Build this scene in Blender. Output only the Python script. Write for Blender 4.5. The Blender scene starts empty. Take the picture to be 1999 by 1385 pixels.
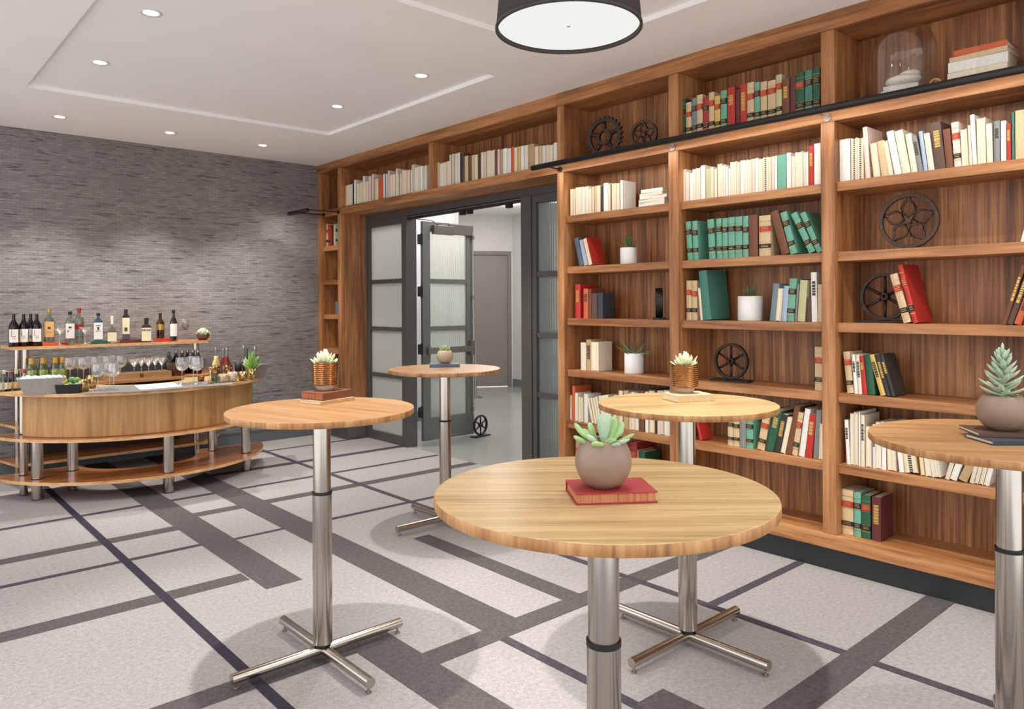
import bpy, math, random
import numpy as np
from mathutils import Matrix, Vector
random.seed(7)
PI=math.pi
S=bpy.context.scene; COL=S.collection
# ---------------------------------------------------------------- camera
F=1457.07; CY=592.48; YAW=math.radians(41.5986); ROLL=math.radians(-.30); H=1.55
_cy,_sy,_cr,_sr=math.cos(YAW),math.sin(YAW),math.cos(ROLL),math.sin(ROLL)
MC=np.array([[_cr,0,_sr],[0,1,0],[-_sr,0,_cr]])@np.array([[_cy,-_sy,0],[_sy,_cy,0],[0,0,1]])
cam=bpy.data.cameras.new('camera'); co=bpy.data.objects.new('camera',cam); COL.objects.link(co)
r_,f_,u_=MC
co.matrix_world=Matrix(((r_[0],u_[0],-f_[0],0),(r_[1],u_[1],-f_[1],0),(r_[2],u_[2],-f_[2],H),(0,0,0,1)))
cam.sensor_width=36; cam.lens=36*F/1999; cam.shift_y=-(692.5-CY)/1999; cam.clip_start=.05; cam.clip_end=60
S.camera=co
# ---------------------------------------------------------------- world, exposure
W=bpy.data.worlds.new('world'); S.world=W; W.use_nodes=True
bg=W.node_tree.nodes['Background']; bg.inputs[0].default_value=(.98,.98,1,1); bg.inputs[1].default_value=1.75
S.view_settings.view_transform='Standard'; S.view_settings.look='None'; S.view_settings.gamma=1
S.view_settings.use_curve_mapping=False; S.view_settings.exposure=0.0
DL_W=42; RAIL_W=8; HALL_W=34; PEND_W=7
# helpers on real planes: the sight line through a picture point, met with a plane of the room
def ray(x,y): return MC.T@np.array([(x-999.5)/F,1,-(y-CY)/F])
def onz(x,y,z=0):
    r=ray(x,y); t=(z-H)/r[2]; return r*t+np.array([0,0,H])
def onx(x,y,X):
    r=ray(x,y); return r*(X/r[0])+np.array([0,0,H])
def ony(x,y,Y):
    r=ray(x,y); return r*(Y/r[1])+np.array([0,0,H])
def lin(c):
    return tuple(((v/255)/12.92 if v/255<=.04045 else ((v/255+.055)/1.055)**2.4) for v in c)+(1,)
# ---------------------------------------------------------------- materials
def newmat(n):
    m=bpy.data.materials.new(n); m.use_nodes=True; return m,m.node_tree,m.node_tree.nodes['Principled BSDF']
_mc={}
def plain(n,c,rough=.6,metal=0,noise=.06,ns=60,bump=0,spec=.5):
    if n in _mc: return _mc[n]
    m,t,b=newmat(n); N=t.nodes
    b.inputs['Roughness'].default_value=rough; b.inputs['Metallic'].default_value=metal
    b.inputs['Specular IOR Level'].default_value=spec
    c=lin(c)
    tc=N.new('ShaderNodeTexCoord'); no=N.new('ShaderNodeTexNoise'); no.inputs['Scale'].default_value=ns; no.inputs['Detail'].default_value=3
    t.links.new(tc.outputs['Object'],no.inputs['Vector'])
    r=N.new('ShaderNodeValToRGB'); r.color_ramp.elements[0].position=.3; r.color_ramp.elements[1].position=.7
    r.color_ramp.elements[0].color=tuple(v*(1-noise*2) for v in c[:3])+(1,); r.color_ramp.elements[1].color=tuple(min(1,v*(1+noise*2)) for v in c[:3])+(1,)
    t.links.new(no.outputs['Fac'],r.inputs[0]); t.links.new(r.outputs[0],b.inputs['Base Color'])
    if bump:
        bp=N.new('ShaderNodeBump'); bp.inputs['Strength'].default_value=bump; bp.inputs['Distance'].default_value=.003
        t.links.new(no.outputs['Fac'],bp.inputs['Height']); t.links.new(bp.outputs[0],b.inputs['Normal'])
    _mc[n]=m; return m
def wood(n,c1,c2,c3,sc,rough=.4,rot=0,big=1.0):
    m,t,b=newmat(n); N=t.nodes; L=t.links.new
    tc=N.new('ShaderNodeTexCoord'); mp=N.new('ShaderNodeMapping'); mp.inputs['Scale'].default_value=sc; mp.inputs['Rotation'].default_value=(0,0,rot)
    oi=N.new('ShaderNodeObjectInfo')
    ad=N.new('ShaderNodeVectorMath'); ad.operation='ADD'; ml=N.new('ShaderNodeMath'); ml.operation='MULTIPLY'; ml.inputs[1].default_value=37
    L(oi.outputs['Random'],ml.inputs[0]); L(mp.outputs[0],ad.inputs[0]); L(ml.outputs[0],ad.inputs[1])
    L(tc.outputs['Object'],mp.inputs[0])
    n1=N.new('ShaderNodeTexNoise'); n1.inputs['Scale'].default_value=1; n1.inputs['Detail'].default_value=6; n1.inputs['Distortion'].default_value=.25; n1.inputs['Roughness'].default_value=.62
    L(ad.outputs[0],n1.inputs['Vector'])
    n2=N.new('ShaderNodeTexNoise'); n2.inputs['Scale'].default_value=.23; n2.inputs['Detail'].default_value=2
    L(ad.outputs[0],n2.inputs['Vector'])
    mx=N.new('ShaderNodeMath'); mx.operation='MULTIPLY_ADD'; mx.inputs[1].default_value=.45*big
    L(n2.outputs['Fac'],mx.inputs[0])
    ms=N.new('ShaderNodeMath'); ms.operation='MULTIPLY'; ms.inputs[1].default_value=1-.45*big
    L(n1.outputs['Fac'],ms.inputs[0]); L(ms.outputs[0],mx.inputs[2])
    r=N.new('ShaderNodeValToRGB'); e=r.color_ramp.elements
    e[0].position=.34; e[0].color=lin(c1); e[1].position=.66; e[1].color=lin(c3)
    k=e.new(.5); k.color=lin(c2)
    L(mx.outputs[0],r.inputs[0]); L(r.outputs[0],b.inputs['Base Color'])
    b.inputs['Roughness'].default_value=rough
    return m
WC=((96,52,30),(150,90,55),(186,122,78))
WF=((100,58,32),(160,106,62),(196,142,92))
wv=wood('walnut_vertical',*WF,(30,30,2.0))
wh=wood('walnut_along',*WF,(38,2.2,38))
wx=wood('walnut_across',*WF,(2.2,38,38))
wb=wood('walnut_back',(74,40,20),(146,93,52),(194,138,84),(60,60,1.8),.45,0,.7)
bam=wood('bamboo_top',(146,118,76),(178,148,102),(200,174,128),(2.0,75,75),.33,big=.6)
bam2=wood('bamboo_top_amber',(140,98,62),(168,126,84),(190,152,108),(75,2.0,75),.33,big=.6)
bame=wood('bamboo_edge',(120,78,44),(172,122,74),(200,156,104),(70,70,8),.4)
cher=wood('cherry_shelf',(148,88,48),(178,112,64),(198,132,84),(2.4,30,30),.22)
cedge=wood('ply_edge',(176,126,80),(212,164,112),(228,184,136),(20,20,60),.4)
birch=wood('bar_panel',(146,104,58),(180,134,80),(200,156,104),(34,34,2.2),.4)
steel=plain('brushed_steel',(176,168,158),.28,1,.08,200)
def brush():
    m,t,b=newmat('brushed_tube'); N=t.nodes; L=t.links.new
    tc=N.new('ShaderNodeTexCoord'); mp=N.new('ShaderNodeMapping'); mp.inputs['Scale'].default_value=(6,6,900)
    no=N.new('ShaderNodeTexNoise'); no.inputs['Scale'].default_value=1; no.inputs['Detail'].default_value=2
    L(tc.outputs['Object'],mp.inputs[0]); L(mp.outputs[0],no.inputs['Vector'])
    mr=N.new('ShaderNodeMapRange'); mr.inputs['To Min'].default_value=.15; mr.inputs['To Max'].default_value=.24
    L(no.outputs['Fac'],mr.inputs[0]); L(mr.outputs[0],b.inputs['Roughness'])
    b.inputs['Metallic'].default_value=1; b.inputs['Base Color'].default_value=lin((192,184,174)); b.inputs['Anisotropic'].default_value=0
    return m
tube_m=brush()
dark=plain('dark_metal',(34,32,31),.45,.3,.1,80)
iron=plain('cast_iron',(76,56,44),.5,.4,.2,70,.3)
iron2=plain('dark_cast_iron',(54,42,36),.45,.6,.2,70,.3)
black=plain('matte_black',(20,20,22),.6)
frame_m=plain('door_frame_paint',(76,72,68),.42,0,.03,10)
leaf_m=plain('door_leaf_paint',(104,104,100),.42,0,.03,10)
plinth_m=plain('charcoal_base',(46,47,48),.55,0,.04,20)
white_p=plain('white_ceramic',(236,236,232),.35,0,.01)
grey_p=plain('grey_ceramic',(138,116,100),.45,0,.04,12)
tan_p=plain('warm_grey_ceramic',(176,156,130),.5,0,.05,15)
soil=plain('soil',(60,48,38),.9,0,.3,120)
brass=plain('copper_basket',(150,108,72),.2,1,.2,160)
goldg=plain('mercury_gold',(196,166,116),.25,1,.4,90)
wallp=plain('hall_paint',(196,193,191),.7,0,.01,3)
conc=plain('polished_concrete',(150,152,148),.16,0,.03,1.5)
ceil_m=plain('ceiling_paint',(246,244,242),.8,0,.008,2)
door_m=plain('hall_door_paint',(116,110,106),.5,0,.02,5)
grey_cov=plain('grey_tub',(158,152,144),.6,0,.04,30)
def emit(n,c,s):
    m=bpy.data.materials.new(n); m.use_nodes=True; t=m.node_tree; t.nodes.clear()
    o=t.nodes.new('ShaderNodeOutputMaterial'); e=t.nodes.new('ShaderNodeEmission'); e.inputs[0].default_value=lin(c); e.inputs[1].default_value=s
    t.links.new(e.outputs[0],o.inputs[0]); return m
def glass(n,tint=(255,255,255),gloss=.12,rough=.02,cloud=0,cc=(230,230,230)):
    m=bpy.data.materials.new(n); m.use_nodes=True; t=m.node_tree; t.nodes.clear(); L=t.links.new; N=t.nodes
    o=N.new('ShaderNodeOutputMaterial'); tr=N.new('ShaderNodeBsdfTransparent'); tr.inputs[0].default_value=lin(tint)
    gl=N.new('ShaderNodeBsdfGlossy'); gl.inputs['Roughness'].default_value=rough
    lw=N.new('ShaderNodeLayerWeight'); lw.inputs[0].default_value=.35
    mr=N.new('ShaderNodeMapRange'); mr.inputs['To Min'].default_value=gloss*.5; mr.inputs['To Max'].default_value=min(1,gloss*6)
    L(lw.outputs['Facing'],mr.inputs[0])
    mx=N.new('ShaderNodeMixShader'); L(mr.outputs[0],mx.inputs[0]); L(tr.outputs[0],mx.inputs[1]); L(gl.outputs[0],mx.inputs[2])
    if cloud:
        df=N.new('ShaderNodeBsdfTranslucent'); df.inputs[0].default_value=lin(cc)
        d2=N.new('ShaderNodeBsdfDiffuse'); d2.inputs[0].default_value=lin(cc)
        m3=N.new('ShaderNodeMixShader'); m3.inputs[0].default_value=.5; L(df.outputs[0],m3.inputs[1]); L(d2.outputs[0],m3.inputs[2])
        m2=N.new('ShaderNodeMixShader'); m2.inputs[0].default_value=cloud
        L(mx.outputs[0],m2.inputs[1]); L(m3.outputs[0],m2.inputs[2]); L(m2.outputs[0],o.inputs[0])
    else: L(mx.outputs[0],o.inputs[0])
    return m
clear=glass('clear_glass',(248,250,250),.3,.08,.08,(240,240,240)); clearb=glass('bottle_glass',(214,222,214),.16)  # clear_glass: slight white haze put into the colour for bright reflections
green_g=glass('green_glass',(70,140,100),.14); amber_g=glass('amber_glass',(150,70,24),.14)
blue_g=glass('blue_glass',(150,196,226),.14); winebottle=plain('wine_glass_dark',(14,10,12),.08)
olive_g=glass('olive_glass',(70,80,40),.14)
frost=glass('frosted_pane',(210,214,210),.08,.2,.8,(208,210,206))
def fluted(n,cloud):
    m=bpy.data.materials.new(n); m.use_nodes=True; t=m.node_tree; N=t.nodes; L=t.links.new; b=N['Principled BSDF']
    b.inputs['Transmission Weight'].default_value=1; b.inputs['Roughness'].default_value=.18; b.inputs['IOR'].default_value=1.12
    b.inputs['Base Color'].default_value=lin((232,236,232))
    tc=N.new('ShaderNodeTexCoord'); wv_=N.new('ShaderNodeTexWave'); wv_.bands_direction='DIAGONAL'; wv_.inputs['Scale'].default_value=22
    mp=N.new('ShaderNodeMapping'); mp.inputs['Scale'].default_value=(1,1,0)
    L(tc.outputs['Object'],mp.inputs[0]); L(mp.outputs[0],wv_.inputs['Vector'])
    bp=N.new('ShaderNodeBump'); bp.inputs['Strength'].default_value=.6; bp.inputs['Distance'].default_value=.004
    L(wv_.outputs['Fac'],bp.inputs['Height']); L(bp.outputs[0],b.inputs['Normal'])
    d=N.new('ShaderNodeBsdfTranslucent'); d.inputs[0].default_value=lin((222,224,218))
    mx=N.new('ShaderNodeMixShader'); mx.inputs[0].default_value=cloud
    L(b.outputs[0],mx.inputs[1]); L(d.outputs[0],mx.inputs[2]); L(mx.outputs[0],N['Material Output'].inputs[0])
    return m
flute=fluted('fluted_pane',.45)
def carpet(n,c,k=.16):
    m,t,b=newmat(n); N=t.nodes; L=t.links.new
    tc=N.new('ShaderNodeTexCoord'); n1=N.new('ShaderNodeTexNoise'); n1.inputs['Scale'].default_value=170; n1.inputs['Detail'].default_value=4; n1.inputs['Roughness'].default_value=.8
    mp=N.new('ShaderNodeMapping'); mp.inputs['Scale'].default_value=(1,.45,1); mp.inputs['Rotation'].default_value=(0,0,.7)
    L(tc.outputs['Object'],mp.inputs[0]); L(mp.outputs[0],n1.inputs['Vector'])
    n2=N.new('ShaderNodeTexNoise'); n2.inputs['Scale'].default_value=45; n2.inputs['Detail'].default_value=4; L(tc.outputs['Object'],n2.inputs['Vector'])
    a=N.new('ShaderNodeMath'); a.operation='MULTIPLY_ADD'; a.inputs[1].default_value=.3; ms=N.new('ShaderNodeMath'); ms.operation='MULTIPLY'; ms.inputs[1].default_value=.7
    L(n1.outputs['Fac'],ms.inputs[0]); L(n2.outputs['Fac'],a.inputs[0]); L(ms.outputs[0],a.inputs[2])
    r=N.new('ShaderNodeValToRGB'); e=r.color_ramp.elements; cc=lin(c)
    e[0].position=.36; e[0].color=tuple(v*(1-2.4*k) for v in cc[:3])+(1,); e[1].position=.62; e[1].color=tuple(min(1,v*(1+1.6*k)) for v in cc[:3])+(1,)
    L(a.outputs[0],r.inputs[0]); L(r.outputs[0],b.inputs['Base Color']); b.inputs['Roughness'].default_value=.95; b.inputs['Specular IOR Level'].default_value=.1
    bp=N.new('ShaderNodeBump'); bp.inputs['Strength'].default_value=.25; bp.inputs['Distance'].default_value=.003; L(n1.outputs['Fac'],bp.inputs['Height']); L(bp.outputs[0],b.inputs['Normal'])
    return m
def wallcover():
    m,t,b=newmat('grey_strip_wallcovering'); N=t.nodes; L=t.links.new
    tc=N.new('ShaderNodeTexCoord'); sp=N.new('ShaderNodeSeparateXYZ'); cb=N.new('ShaderNodeCombineXYZ')
    L(tc.outputs['Object'],sp.inputs[0]); L(sp.outputs['X'],cb.inputs['X']); L(sp.outputs['Z'],cb.inputs['Y'])
    br=N.new('ShaderNodeTexBrick'); br.inputs['Scale'].default_value=1; br.inputs['Brick Width'].default_value=.07; br.inputs['Row Height'].default_value=.0235
    br.inputs['Mortar Size'].default_value=.0022; br.inputs['Color1'].default_value=(.45,.45,.45,1); br.inputs['Color2'].default_value=(.62,.62,.62,1); br.inputs['Mortar'].default_value=(.36,.36,.36,1); br.inputs['Mortar Smooth'].default_value=.3
    L(cb.outputs[0],br.inputs['Vector'])
    mp=N.new('ShaderNodeMapping'); mp.inputs['Scale'].default_value=(4.0,42.5,1); L(cb.outputs[0],mp.inputs[0])
    n1=N.new('ShaderNodeTexNoise'); n1.inputs['Scale'].default_value=1; n1.inputs['Detail'].default_value=5; n1.inputs['Roughness'].default_value=.7; L(mp.outputs[0],n1.inputs['Vector'])
    r1=N.new('ShaderNodeValToRGB'); e=r1.color_ramp.elements; e[0].position=.36; e[0].color=(.30,.30,.30,1); e[1].position=.45; e[1].color=(1,1,1,1)
    L(n1.outputs['Fac'],r1.inputs[0])
    n2=N.new('ShaderNodeTexNoise'); n2.inputs['Scale'].default_value=1.2; n2.inputs['Detail'].default_value=3; L(cb.outputs[0],n2.inputs['Vector'])
    r2=N.new('ShaderNodeMapRange'); r2.inputs['To Min'].default_value=.8; r2.inputs['To Max'].default_value=1.2; L(n2.outputs['Fac'],r2.inputs[0])
    m1=N.new('ShaderNodeVectorMath'); m1.operation='MULTIPLY'; L(br.outputs['Color'],m1.inputs[0]); L(r1.outputs[0],m1.inputs[1])
    m2=N.new('ShaderNodeVectorMath'); m2.operation='MULTIPLY'; L(m1.outputs[0],m2.inputs[0]); L(r2.outputs[0],m2.inputs[1])
    m3=N.new('ShaderNodeVectorMath'); m3.operation='MULTIPLY'; m3.inputs[1].default_value=(.42,.39,.37); L(m2.outputs[0],m3.inputs[0])
    L(m3.outputs[0],b.inputs['Base Color']); b.inputs['Roughness'].default_value=.5
    bp=N.new('ShaderNodeBump'); bp.inputs['Strength'].default_value=.4; bp.inputs['Distance'].default_value=.003; L(br.outputs['Fac'],bp.inputs['Height']); bp.invert=True; L(bp.outputs[0],b.inputs['Normal'])
    return m
# ---------------------------------------------------------------- mesh builder
class B:
    def __init__(s): s.v=[]; s.f=[]; s.m=[]; s.sm=[]
    def add(s,vs,fs,mi=0,sm=False,M=None):
        o=len(s.v)
        if M is not None: vs=[tuple(M@Vector(v)) for v in vs]
        s.v+= [tuple(v) for v in vs]; s.f+=[tuple(i+o for i in f) for f in fs]; s.m+=[mi]*len(fs); s.sm+=[sm]*len(fs); return s
    def box(s,x0,x1,y0,y1,z0,z1,mi=0,M=None):
        x0,x1=min(x0,x1),max(x0,x1); y0,y1=min(y0,y1),max(y0,y1); z0,z1=min(z0,z1),max(z0,z1)
        v=[(x0,y0,z0),(x1,y0,z0),(x1,y1,z0),(x0,y1,z0),(x0,y0,z1),(x1,y0,z1),(x1,y1,z1),(x0,y1,z1)]
        return s.add(v,[(0,3,2,1),(4,5,6,7),(0,1,5,4),(1,2,6,5),(2,3,7,6),(3,0,4,7)],mi,False,M)
    def lathe(s,prof,n=24,mi=0,M=None,sm=True,closed=False):
        v=[];f=[];k=len(prof)
        for i in range(n):
            a=2*PI*i/n
            for r,z in prof: v.append((r*math.cos(a),r*math.sin(a),z))
        for i in range(n):
            j=(i+1)%n
            for q in range(k if closed else k-1):
                q2=(q+1)%k; f.append((i*k+q,j*k+q,j*k+q2,i*k+q2))
        return s.add(v,f,mi,sm,M)
    def cyl(s,r,z0,z1,n=24,mi=0,M=None,r2=None):
        r2=r if r2 is None else r2
        s.lathe([(r,z0),(r2,z1)],n,mi,M)
        v=[];
        for rr,z in ((r,z0),(r2,z1)):
            v+=[(rr*math.cos(2*PI*i/n),rr*math.sin(2*PI*i/n),z) for i in range(n)]
        return s.add(v,[tuple(range(n-1,-1,-1)),tuple(range(n,2*n))],mi,False,M)
    def tube(s,pts,r,n=8,mi=0,closed=False,M=None):
        pts=[Vector(p) for p in pts]; N_=len(pts); v=[]; f=[]
        for i,p in enumerate(pts):
            if closed: d=pts[(i+1)%N_]-pts[i-1]
            else: d=pts[min(i+1,N_-1)]-pts[max(i-1,0)]
            d.normalize(); a=Vector((0,0,1)) if abs(d.z)<.9 else Vector((1,0,0)); u=d.cross(a).normalized(); w=d.cross(u)
            rr=r[i] if isinstance(r,(list,tuple)) else r
            for q in range(n):
                t=2*PI*q/n; v.append(p+u*math.cos(t)*rr+w*math.sin(t)*rr)
        for i in range(N_ if closed else N_-1):
            j=(i+1)%N_
            for q in range(n): f.append((i*n+q,i*n+(q+1)%n,j*n+(q+1)%n,j*n+q))
        if not closed: f+= [tuple(range(n-1,-1,-1)),tuple((N_-1)*n+q for q in range(n))]
        return s.add(v,f,mi,True,M)
    def prism(s,out,z0,z1,mi=0,ms=None,M=None):
        n=len(out); v=[(x,y,z0) for x,y in out]+[(x,y,z1) for x,y in out]
        s.add(v,[tuple(range(n-1,-1,-1)),tuple(range(n,2*n))],mi,False,M)
        return s.add(v,[(i,(i+1)%n,n+(i+1)%n,n+i) for i in range(n)],mi if ms is None else ms,False,M)
    def ball(s,c,r,n=10,mi=0,sc=(1,1,1),M=None):
        prof=[(math.sin(PI*i/n)*1.0,-math.cos(PI*i/n)) for i in range(n+1)]
        T=Matrix.Translation(c)@Matrix.Diagonal((r*sc[0],r*sc[1],r*sc[2],1))
        if M is not None: T=M@T
        return s.lathe([(max(a,1e-4),z) for a,z in prof],n+4,mi,T)
    def leaf(s,p,d,L,w,t,mi=0,curve=.3,M=None,rd=False):
        # fleshy leaf from p along d
        d=Vector(d).normalized(); up=Vector((0,0,1)); u=d.cross(up)
        u=u.normalized() if u.length>1e-3 else Vector((1,0,0)); nrm=u.cross(d)
        prof=[(0,.35),(.25,.75),(.55,1),(.8,.8),(1,.08)]; v=[]; f=[]; n=8 if rd else 6
        if rd: prof=[(0,.3),(.25,.55),(.5,.9),(.72,1),(.88,.82),(.97,.48),(1,.12)]
        for a,k in prof:
            c=Vector(p)+d*L*a+nrm*curve*L*a*a
            for q in range(n):
                th=2*PI*q/n; v.append(c+u*math.cos(th)*w*k*.5+nrm*math.sin(th)*t*k*.5)
        for i in range(len(prof)-1):
            for q in range(n): f.append((i*n+q,i*n+(q+1)%n,(i+1)*n+(q+1)%n,(i+1)*n+q))
        f.append(tuple(len(v)-n+q for q in range(n)))
        return s.add(v,f,mi,True,M)
    def obj(s,name,mats,parent=None,loc=(0,0,0),rz=0,bevel=0,bs=2):
        me=bpy.data.meshes.new(name); me.from_pydata(s.v,[],s.f)
        if not isinstance(mats,(list,tuple)): mats=[mats]
        for m in mats: me.materials.append(m)
        me.polygons.foreach_set('material_index',s.m); me.polygons.foreach_set('use_smooth',s.sm); me.update()
        o=bpy.data.objects.new(name,me); COL.objects.link(o); o.location=loc; o.rotation_euler=(0,0,rz)
        if parent is not None: o.parent=parent
        if bevel:
            md=o.modifiers.new('bevel','BEVEL'); md.width=bevel; md.segments=bs; md.limit_method='ANGLE'; md.angle_limit=.7
        return o
def empty(name,loc=(0,0,0),rz=0):
    o=bpy.data.objects.new(name,None); COL.objects.link(o); o.location=loc; o.rotation_euler=(0,0,rz); o.empty_display_size=.05; return o
def tag(o,label=None,cat=None,group=None,kind=None):
    if label: o['label']=label
    if cat: o['category']=cat
    if group: o['group']=group
    if kind: o['kind']=kind
    return o
def struct(o,label=None): return tag(o,label,None,None,'structure')
def lamp(name,typ,loc,e,parent=None,rot=(0,0,0),col=(1,.955,.90),**k):
    l=bpy.data.lights.new(name,typ); l.energy=e; l.color=col
    for a,b in k.items(): setattr(l,a,b)
    o=bpy.data.objects.new(name,l); COL.objects.link(o); o.location=loc; o.rotation_euler=rot
    if parent is not None: o.parent=parent
    return o
def copy_tree(o,loc,rz=None,label=None,group=None):
    r=o.copy(); COL.objects.link(r); r.location=loc
    if rz is not None: r.rotation_euler=(0,0,rz)
    if label: r['label']=label
    if group: r['group']=group
    def rec(a,b):
        for ch in list(a.children):
            c=ch.copy(); COL.objects.link(c); c.parent=b; rec(ch,c)
    rec(o,r); return r
# ---------------------------------------------------------------- room
ZC=3.20; XF=4.18; XB=4.52; YB=8.2
c_light=carpet('carpet_light',(154,150,149),.13); c_grey=carpet('carpet_grey',(86,82,81)); c_dark=carpet('carpet_dark',(56,53,62)); c_mid=carpet('carpet_slate',(74,70,77))
b=B()
def rect(x0,x1,y0,y1,mi,z): b.add([(x0,y0,z),(x1,y0,z),(x1,y1,z),(x0,y1,z)],[(0,1,2,3)],mi)
rect(-1.6,4.53,-1.5,YB,0,0)
bands=[(-1.6,4.5,6.19,6.25,3),(-1.6,1.70,5.37,5.49,1),(1.89,4.53,5.61,5.73,1),(-1.6,1.69,4.92,4.97,3),(1.89,2.24,4.89,4.93,3),(2.44,4.53,4.87,4.92,3),
 (-1.6,1.68,4.13,4.26,1),(-1.6,1.68,2.94,3.07,1),(1.22,1.27,-1,YB,2),(1.69,1.90,3.93,YB,1),(2.235,2.445,2.62,YB,1),(1.68,1.89,-.5,3.05,1),(1.89,4.24,2.61,2.74,1),
 (2.775,2.90,2.74,4.12,1),(3.25,3.30,-.5,7.8,3),(2.4,4.53,7.60,7.64,3),(2.4,4.53,6.83,6.92,3),(2.23,2.28,-.5,2.61,3),(3.28,4.24,2.16,2.21,3),(2.26,2.43,-.5,1.84,1),(-1.6,4.24,1.36,1.495,1)]
for i,(x0,x1,y0,y1,mi) in enumerate(bands): rect(x0,x1,y0,y1,mi,.0006+.00012*i)
struct(b.obj('floor',[c_light,c_grey,c_dark,c_mid]),'pale grey carpet with darker grey and slate crossing bands')
b=B(); b.box(4.53,14,-1,14,-.05,-.001); struct(b.obj('floor_hall',conc),'polished grey concrete floor of the hallway')
# ceiling with two recessed trays
b=B(); TR=[(1.0,3.5,4.13,6.63),(1.0,3.52,.7,3.45)]
xs=[-1.7,1.0,3.51,4.6]; ys=[-1.6,.7,3.45,4.13,6.63,YB+.02]
for i in range(3):
    for j in range(5):
        rec_=(i==1 and j in (1,3)); z=ZC+.03 if rec_ else ZC
        b.add([(xs[i],ys[j],z),(xs[i+1],ys[j],z),(xs[i+1],ys[j+1],z),(xs[i],ys[j+1],z)],[(0,3,2,1)])
        if rec_:
            for (p,q) in (((xs[i],ys[j]),(xs[i+1],ys[j])),((xs[i+1],ys[j]),(xs[i+1],ys[j+1])),((xs[i+1],ys[j+1]),(xs[i],ys[j+1])),((xs[i],ys[j+1]),(xs[i],ys[j]))):
                b.add([(*p,ZC),(*q,ZC),(*q,z),(*p,z)],[(0,1,2,3)])
struct(b.obj('ceiling',ceil_m),'white plaster ceiling with two shallow recessed trays')
b=B(); b.box(-1.7,4.54,YB,YB+.1,0,ZC+.1); struct(b.obj('wall_back',wallcover()),'dark grey wall of thin horizontal strips behind the bar')
b=B(); b.box(-1.7,4.16,YB-.014,YB,0,.13); b.box(-1.7,4.16,YB-.02,YB,.13,.142)
struct(b.obj('baseboard_back',plain('base_grey',(98,102,104),.5)),'slate grey baseboard under the strip wall')
b=B(); b.box(4.54,4.6,-1,4.10,0,ZC); b.box(4.54,4.6,4.10,7.7,2.58,ZC); b.box(4.54,4.6,7.66,YB,0,ZC)
struct(b.obj('wall_right',wallp),'painted wall behind the bookcase')
# hallway
b=B(); b.box(4.545,6.3,YB,YB+.08,0,3.2); struct(b.obj('wall_hall_left',wallp))
b=B(); b.box(4.6,6.3,YB-.012,YB,0,.14); struct(b.obj('baseboard_hall_left',plain('base_hall',(110,112,112),.5)))
b=B(); b.box(6.22,6.3,YB+.08,12.4,0,3.2); struct(b.obj('wall_hall_side',wallp))
P1=Vector((8.35,10.92,0)); P2=Vector((9.27,10.42,0)); dv=(P2-P1).normalized(); ang=math.atan2(dv.y,dv.x); LW=(P2-P1).length
MW=Matrix.Translation(P1)@Matrix.Rotation(ang,4,'Z')
b=B(); b.box(-2.5,.02,0,.1,0,3.2,0,MW); b.box(.02,1.02,0,.1,2.52,3.2,0,MW); b.box(1.02,LW+.05,0,.1,0,3.2,0,MW); struct(b.obj('wall_hall_back',wallp),'pale grey far wall of the hallway')
P3=P1+dv*(LW+.0)
b=B(); q=Vector((9.1,7.5,0)); d3=(q-P3).normalized(); M3=Matrix.Translation(P3)@Matrix.Rotation(math.atan2(d3.y,d3.x),4,'Z')
b.box(0,9,0,.08,0,3.2,0,M3); struct(b.obj('wall_hall_right',wallp))
b=B(); b.box(0,9,-.012,0,0,.14,0,M3); struct(b.obj('baseboard_hall_right',_mc['base_hall']))
b=B(); b.box(4.6,14,-1,14,3.2,3.25); struct(b.obj('ceiling_hall',ceil_m))
dr=empty('door_2',P1,ang); struct(dr,'tall grey hallway door with narrow lit window')
bb=B(); bb.box(.02,1.02,-.01,.05,2.45,2.52); bb.box(.02,.09,-.01,.05,0,2.45); bb.box(.95,1.02,-.01,.05,0,2.45); bb.obj('door_frame',door_m,dr,bevel=.004)
bb=B(); bb.box(.09,.95,.02,.06,.01,2.45); bb.obj('door_panel',plain('hall_door_face',(128,120,114),.5,0,.02,4),dr)
bb=B(); bb.box(.095,.235,.008,.02,1.18,1.72); bb.obj('window_frame',door_m,dr)
bb=B(); bb.box(.115,.215,.002,.008,1.22,1.68); bb.obj('window_pane',emit('lit_pane',(255,255,255),2.2),dr)
bb=B(); bb.box(.14,.24,-.04,.0,.98,1.0); bb.box(.14,.16,-.04,.02,.96,1.02); bb.obj('door_handle',steel,dr)
# ---------------------------------------------------------------- bookcase
SB=[.572,.975,1.376,1.779,2.178]; TH=.054; ST=[z+TH for z in SB]; DK0,DK1=.138,.222; F0,F1=2.575,2.655; CB=3.10
UP=[(4.092,4.166),(3.014,3.096),(1.948,2.028),(.882,.962),(-.184,-.104)]
XS=4.205
bc=tag(empty('bookcase',(4.35,2.0,0)),'large floor to ceiling walnut bookcase wall right of the doorway','bookcase')
def wp(b_,name,mat,par,bevel=.0025):
    o=b_.obj(name,mat,None,bevel=bevel); o.parent=par; o.matrix_parent_inverse=Matrix.Translation(-Vector(par.location)); return o
for i,(a,c) in enumerate(UP):
    b=B(); b.box(XF,XB,a,c,DK1,F0); wp(b,'upright',wv,bc)
    b=B(); b.box(XF+.005,XB,a,c,F1,CB); wp(b,'upright',wv,bc)
for i in range(4):
    y0,y1=UP[i+1][1],UP[i][0]
    for z in SB:
        b=B(); b.box(XS,XB-.006,y0,y1,z,z+TH); wp(b,'shelf',wh,bc)
    b=B(); b.box(XB-.006,XB+.01,y0,y1,DK1,CB+.05); wp(b,'back_panel',wb,bc,0)
b=B(); b.box(XF,XB,-.2,4.166,DK0,DK1); wp(b,'deck',wh,bc)
b=B(); b.box(4.235,XB,-.2,4.16,0,DK0); wp(b,'plinth',plinth_m,bc)
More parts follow.
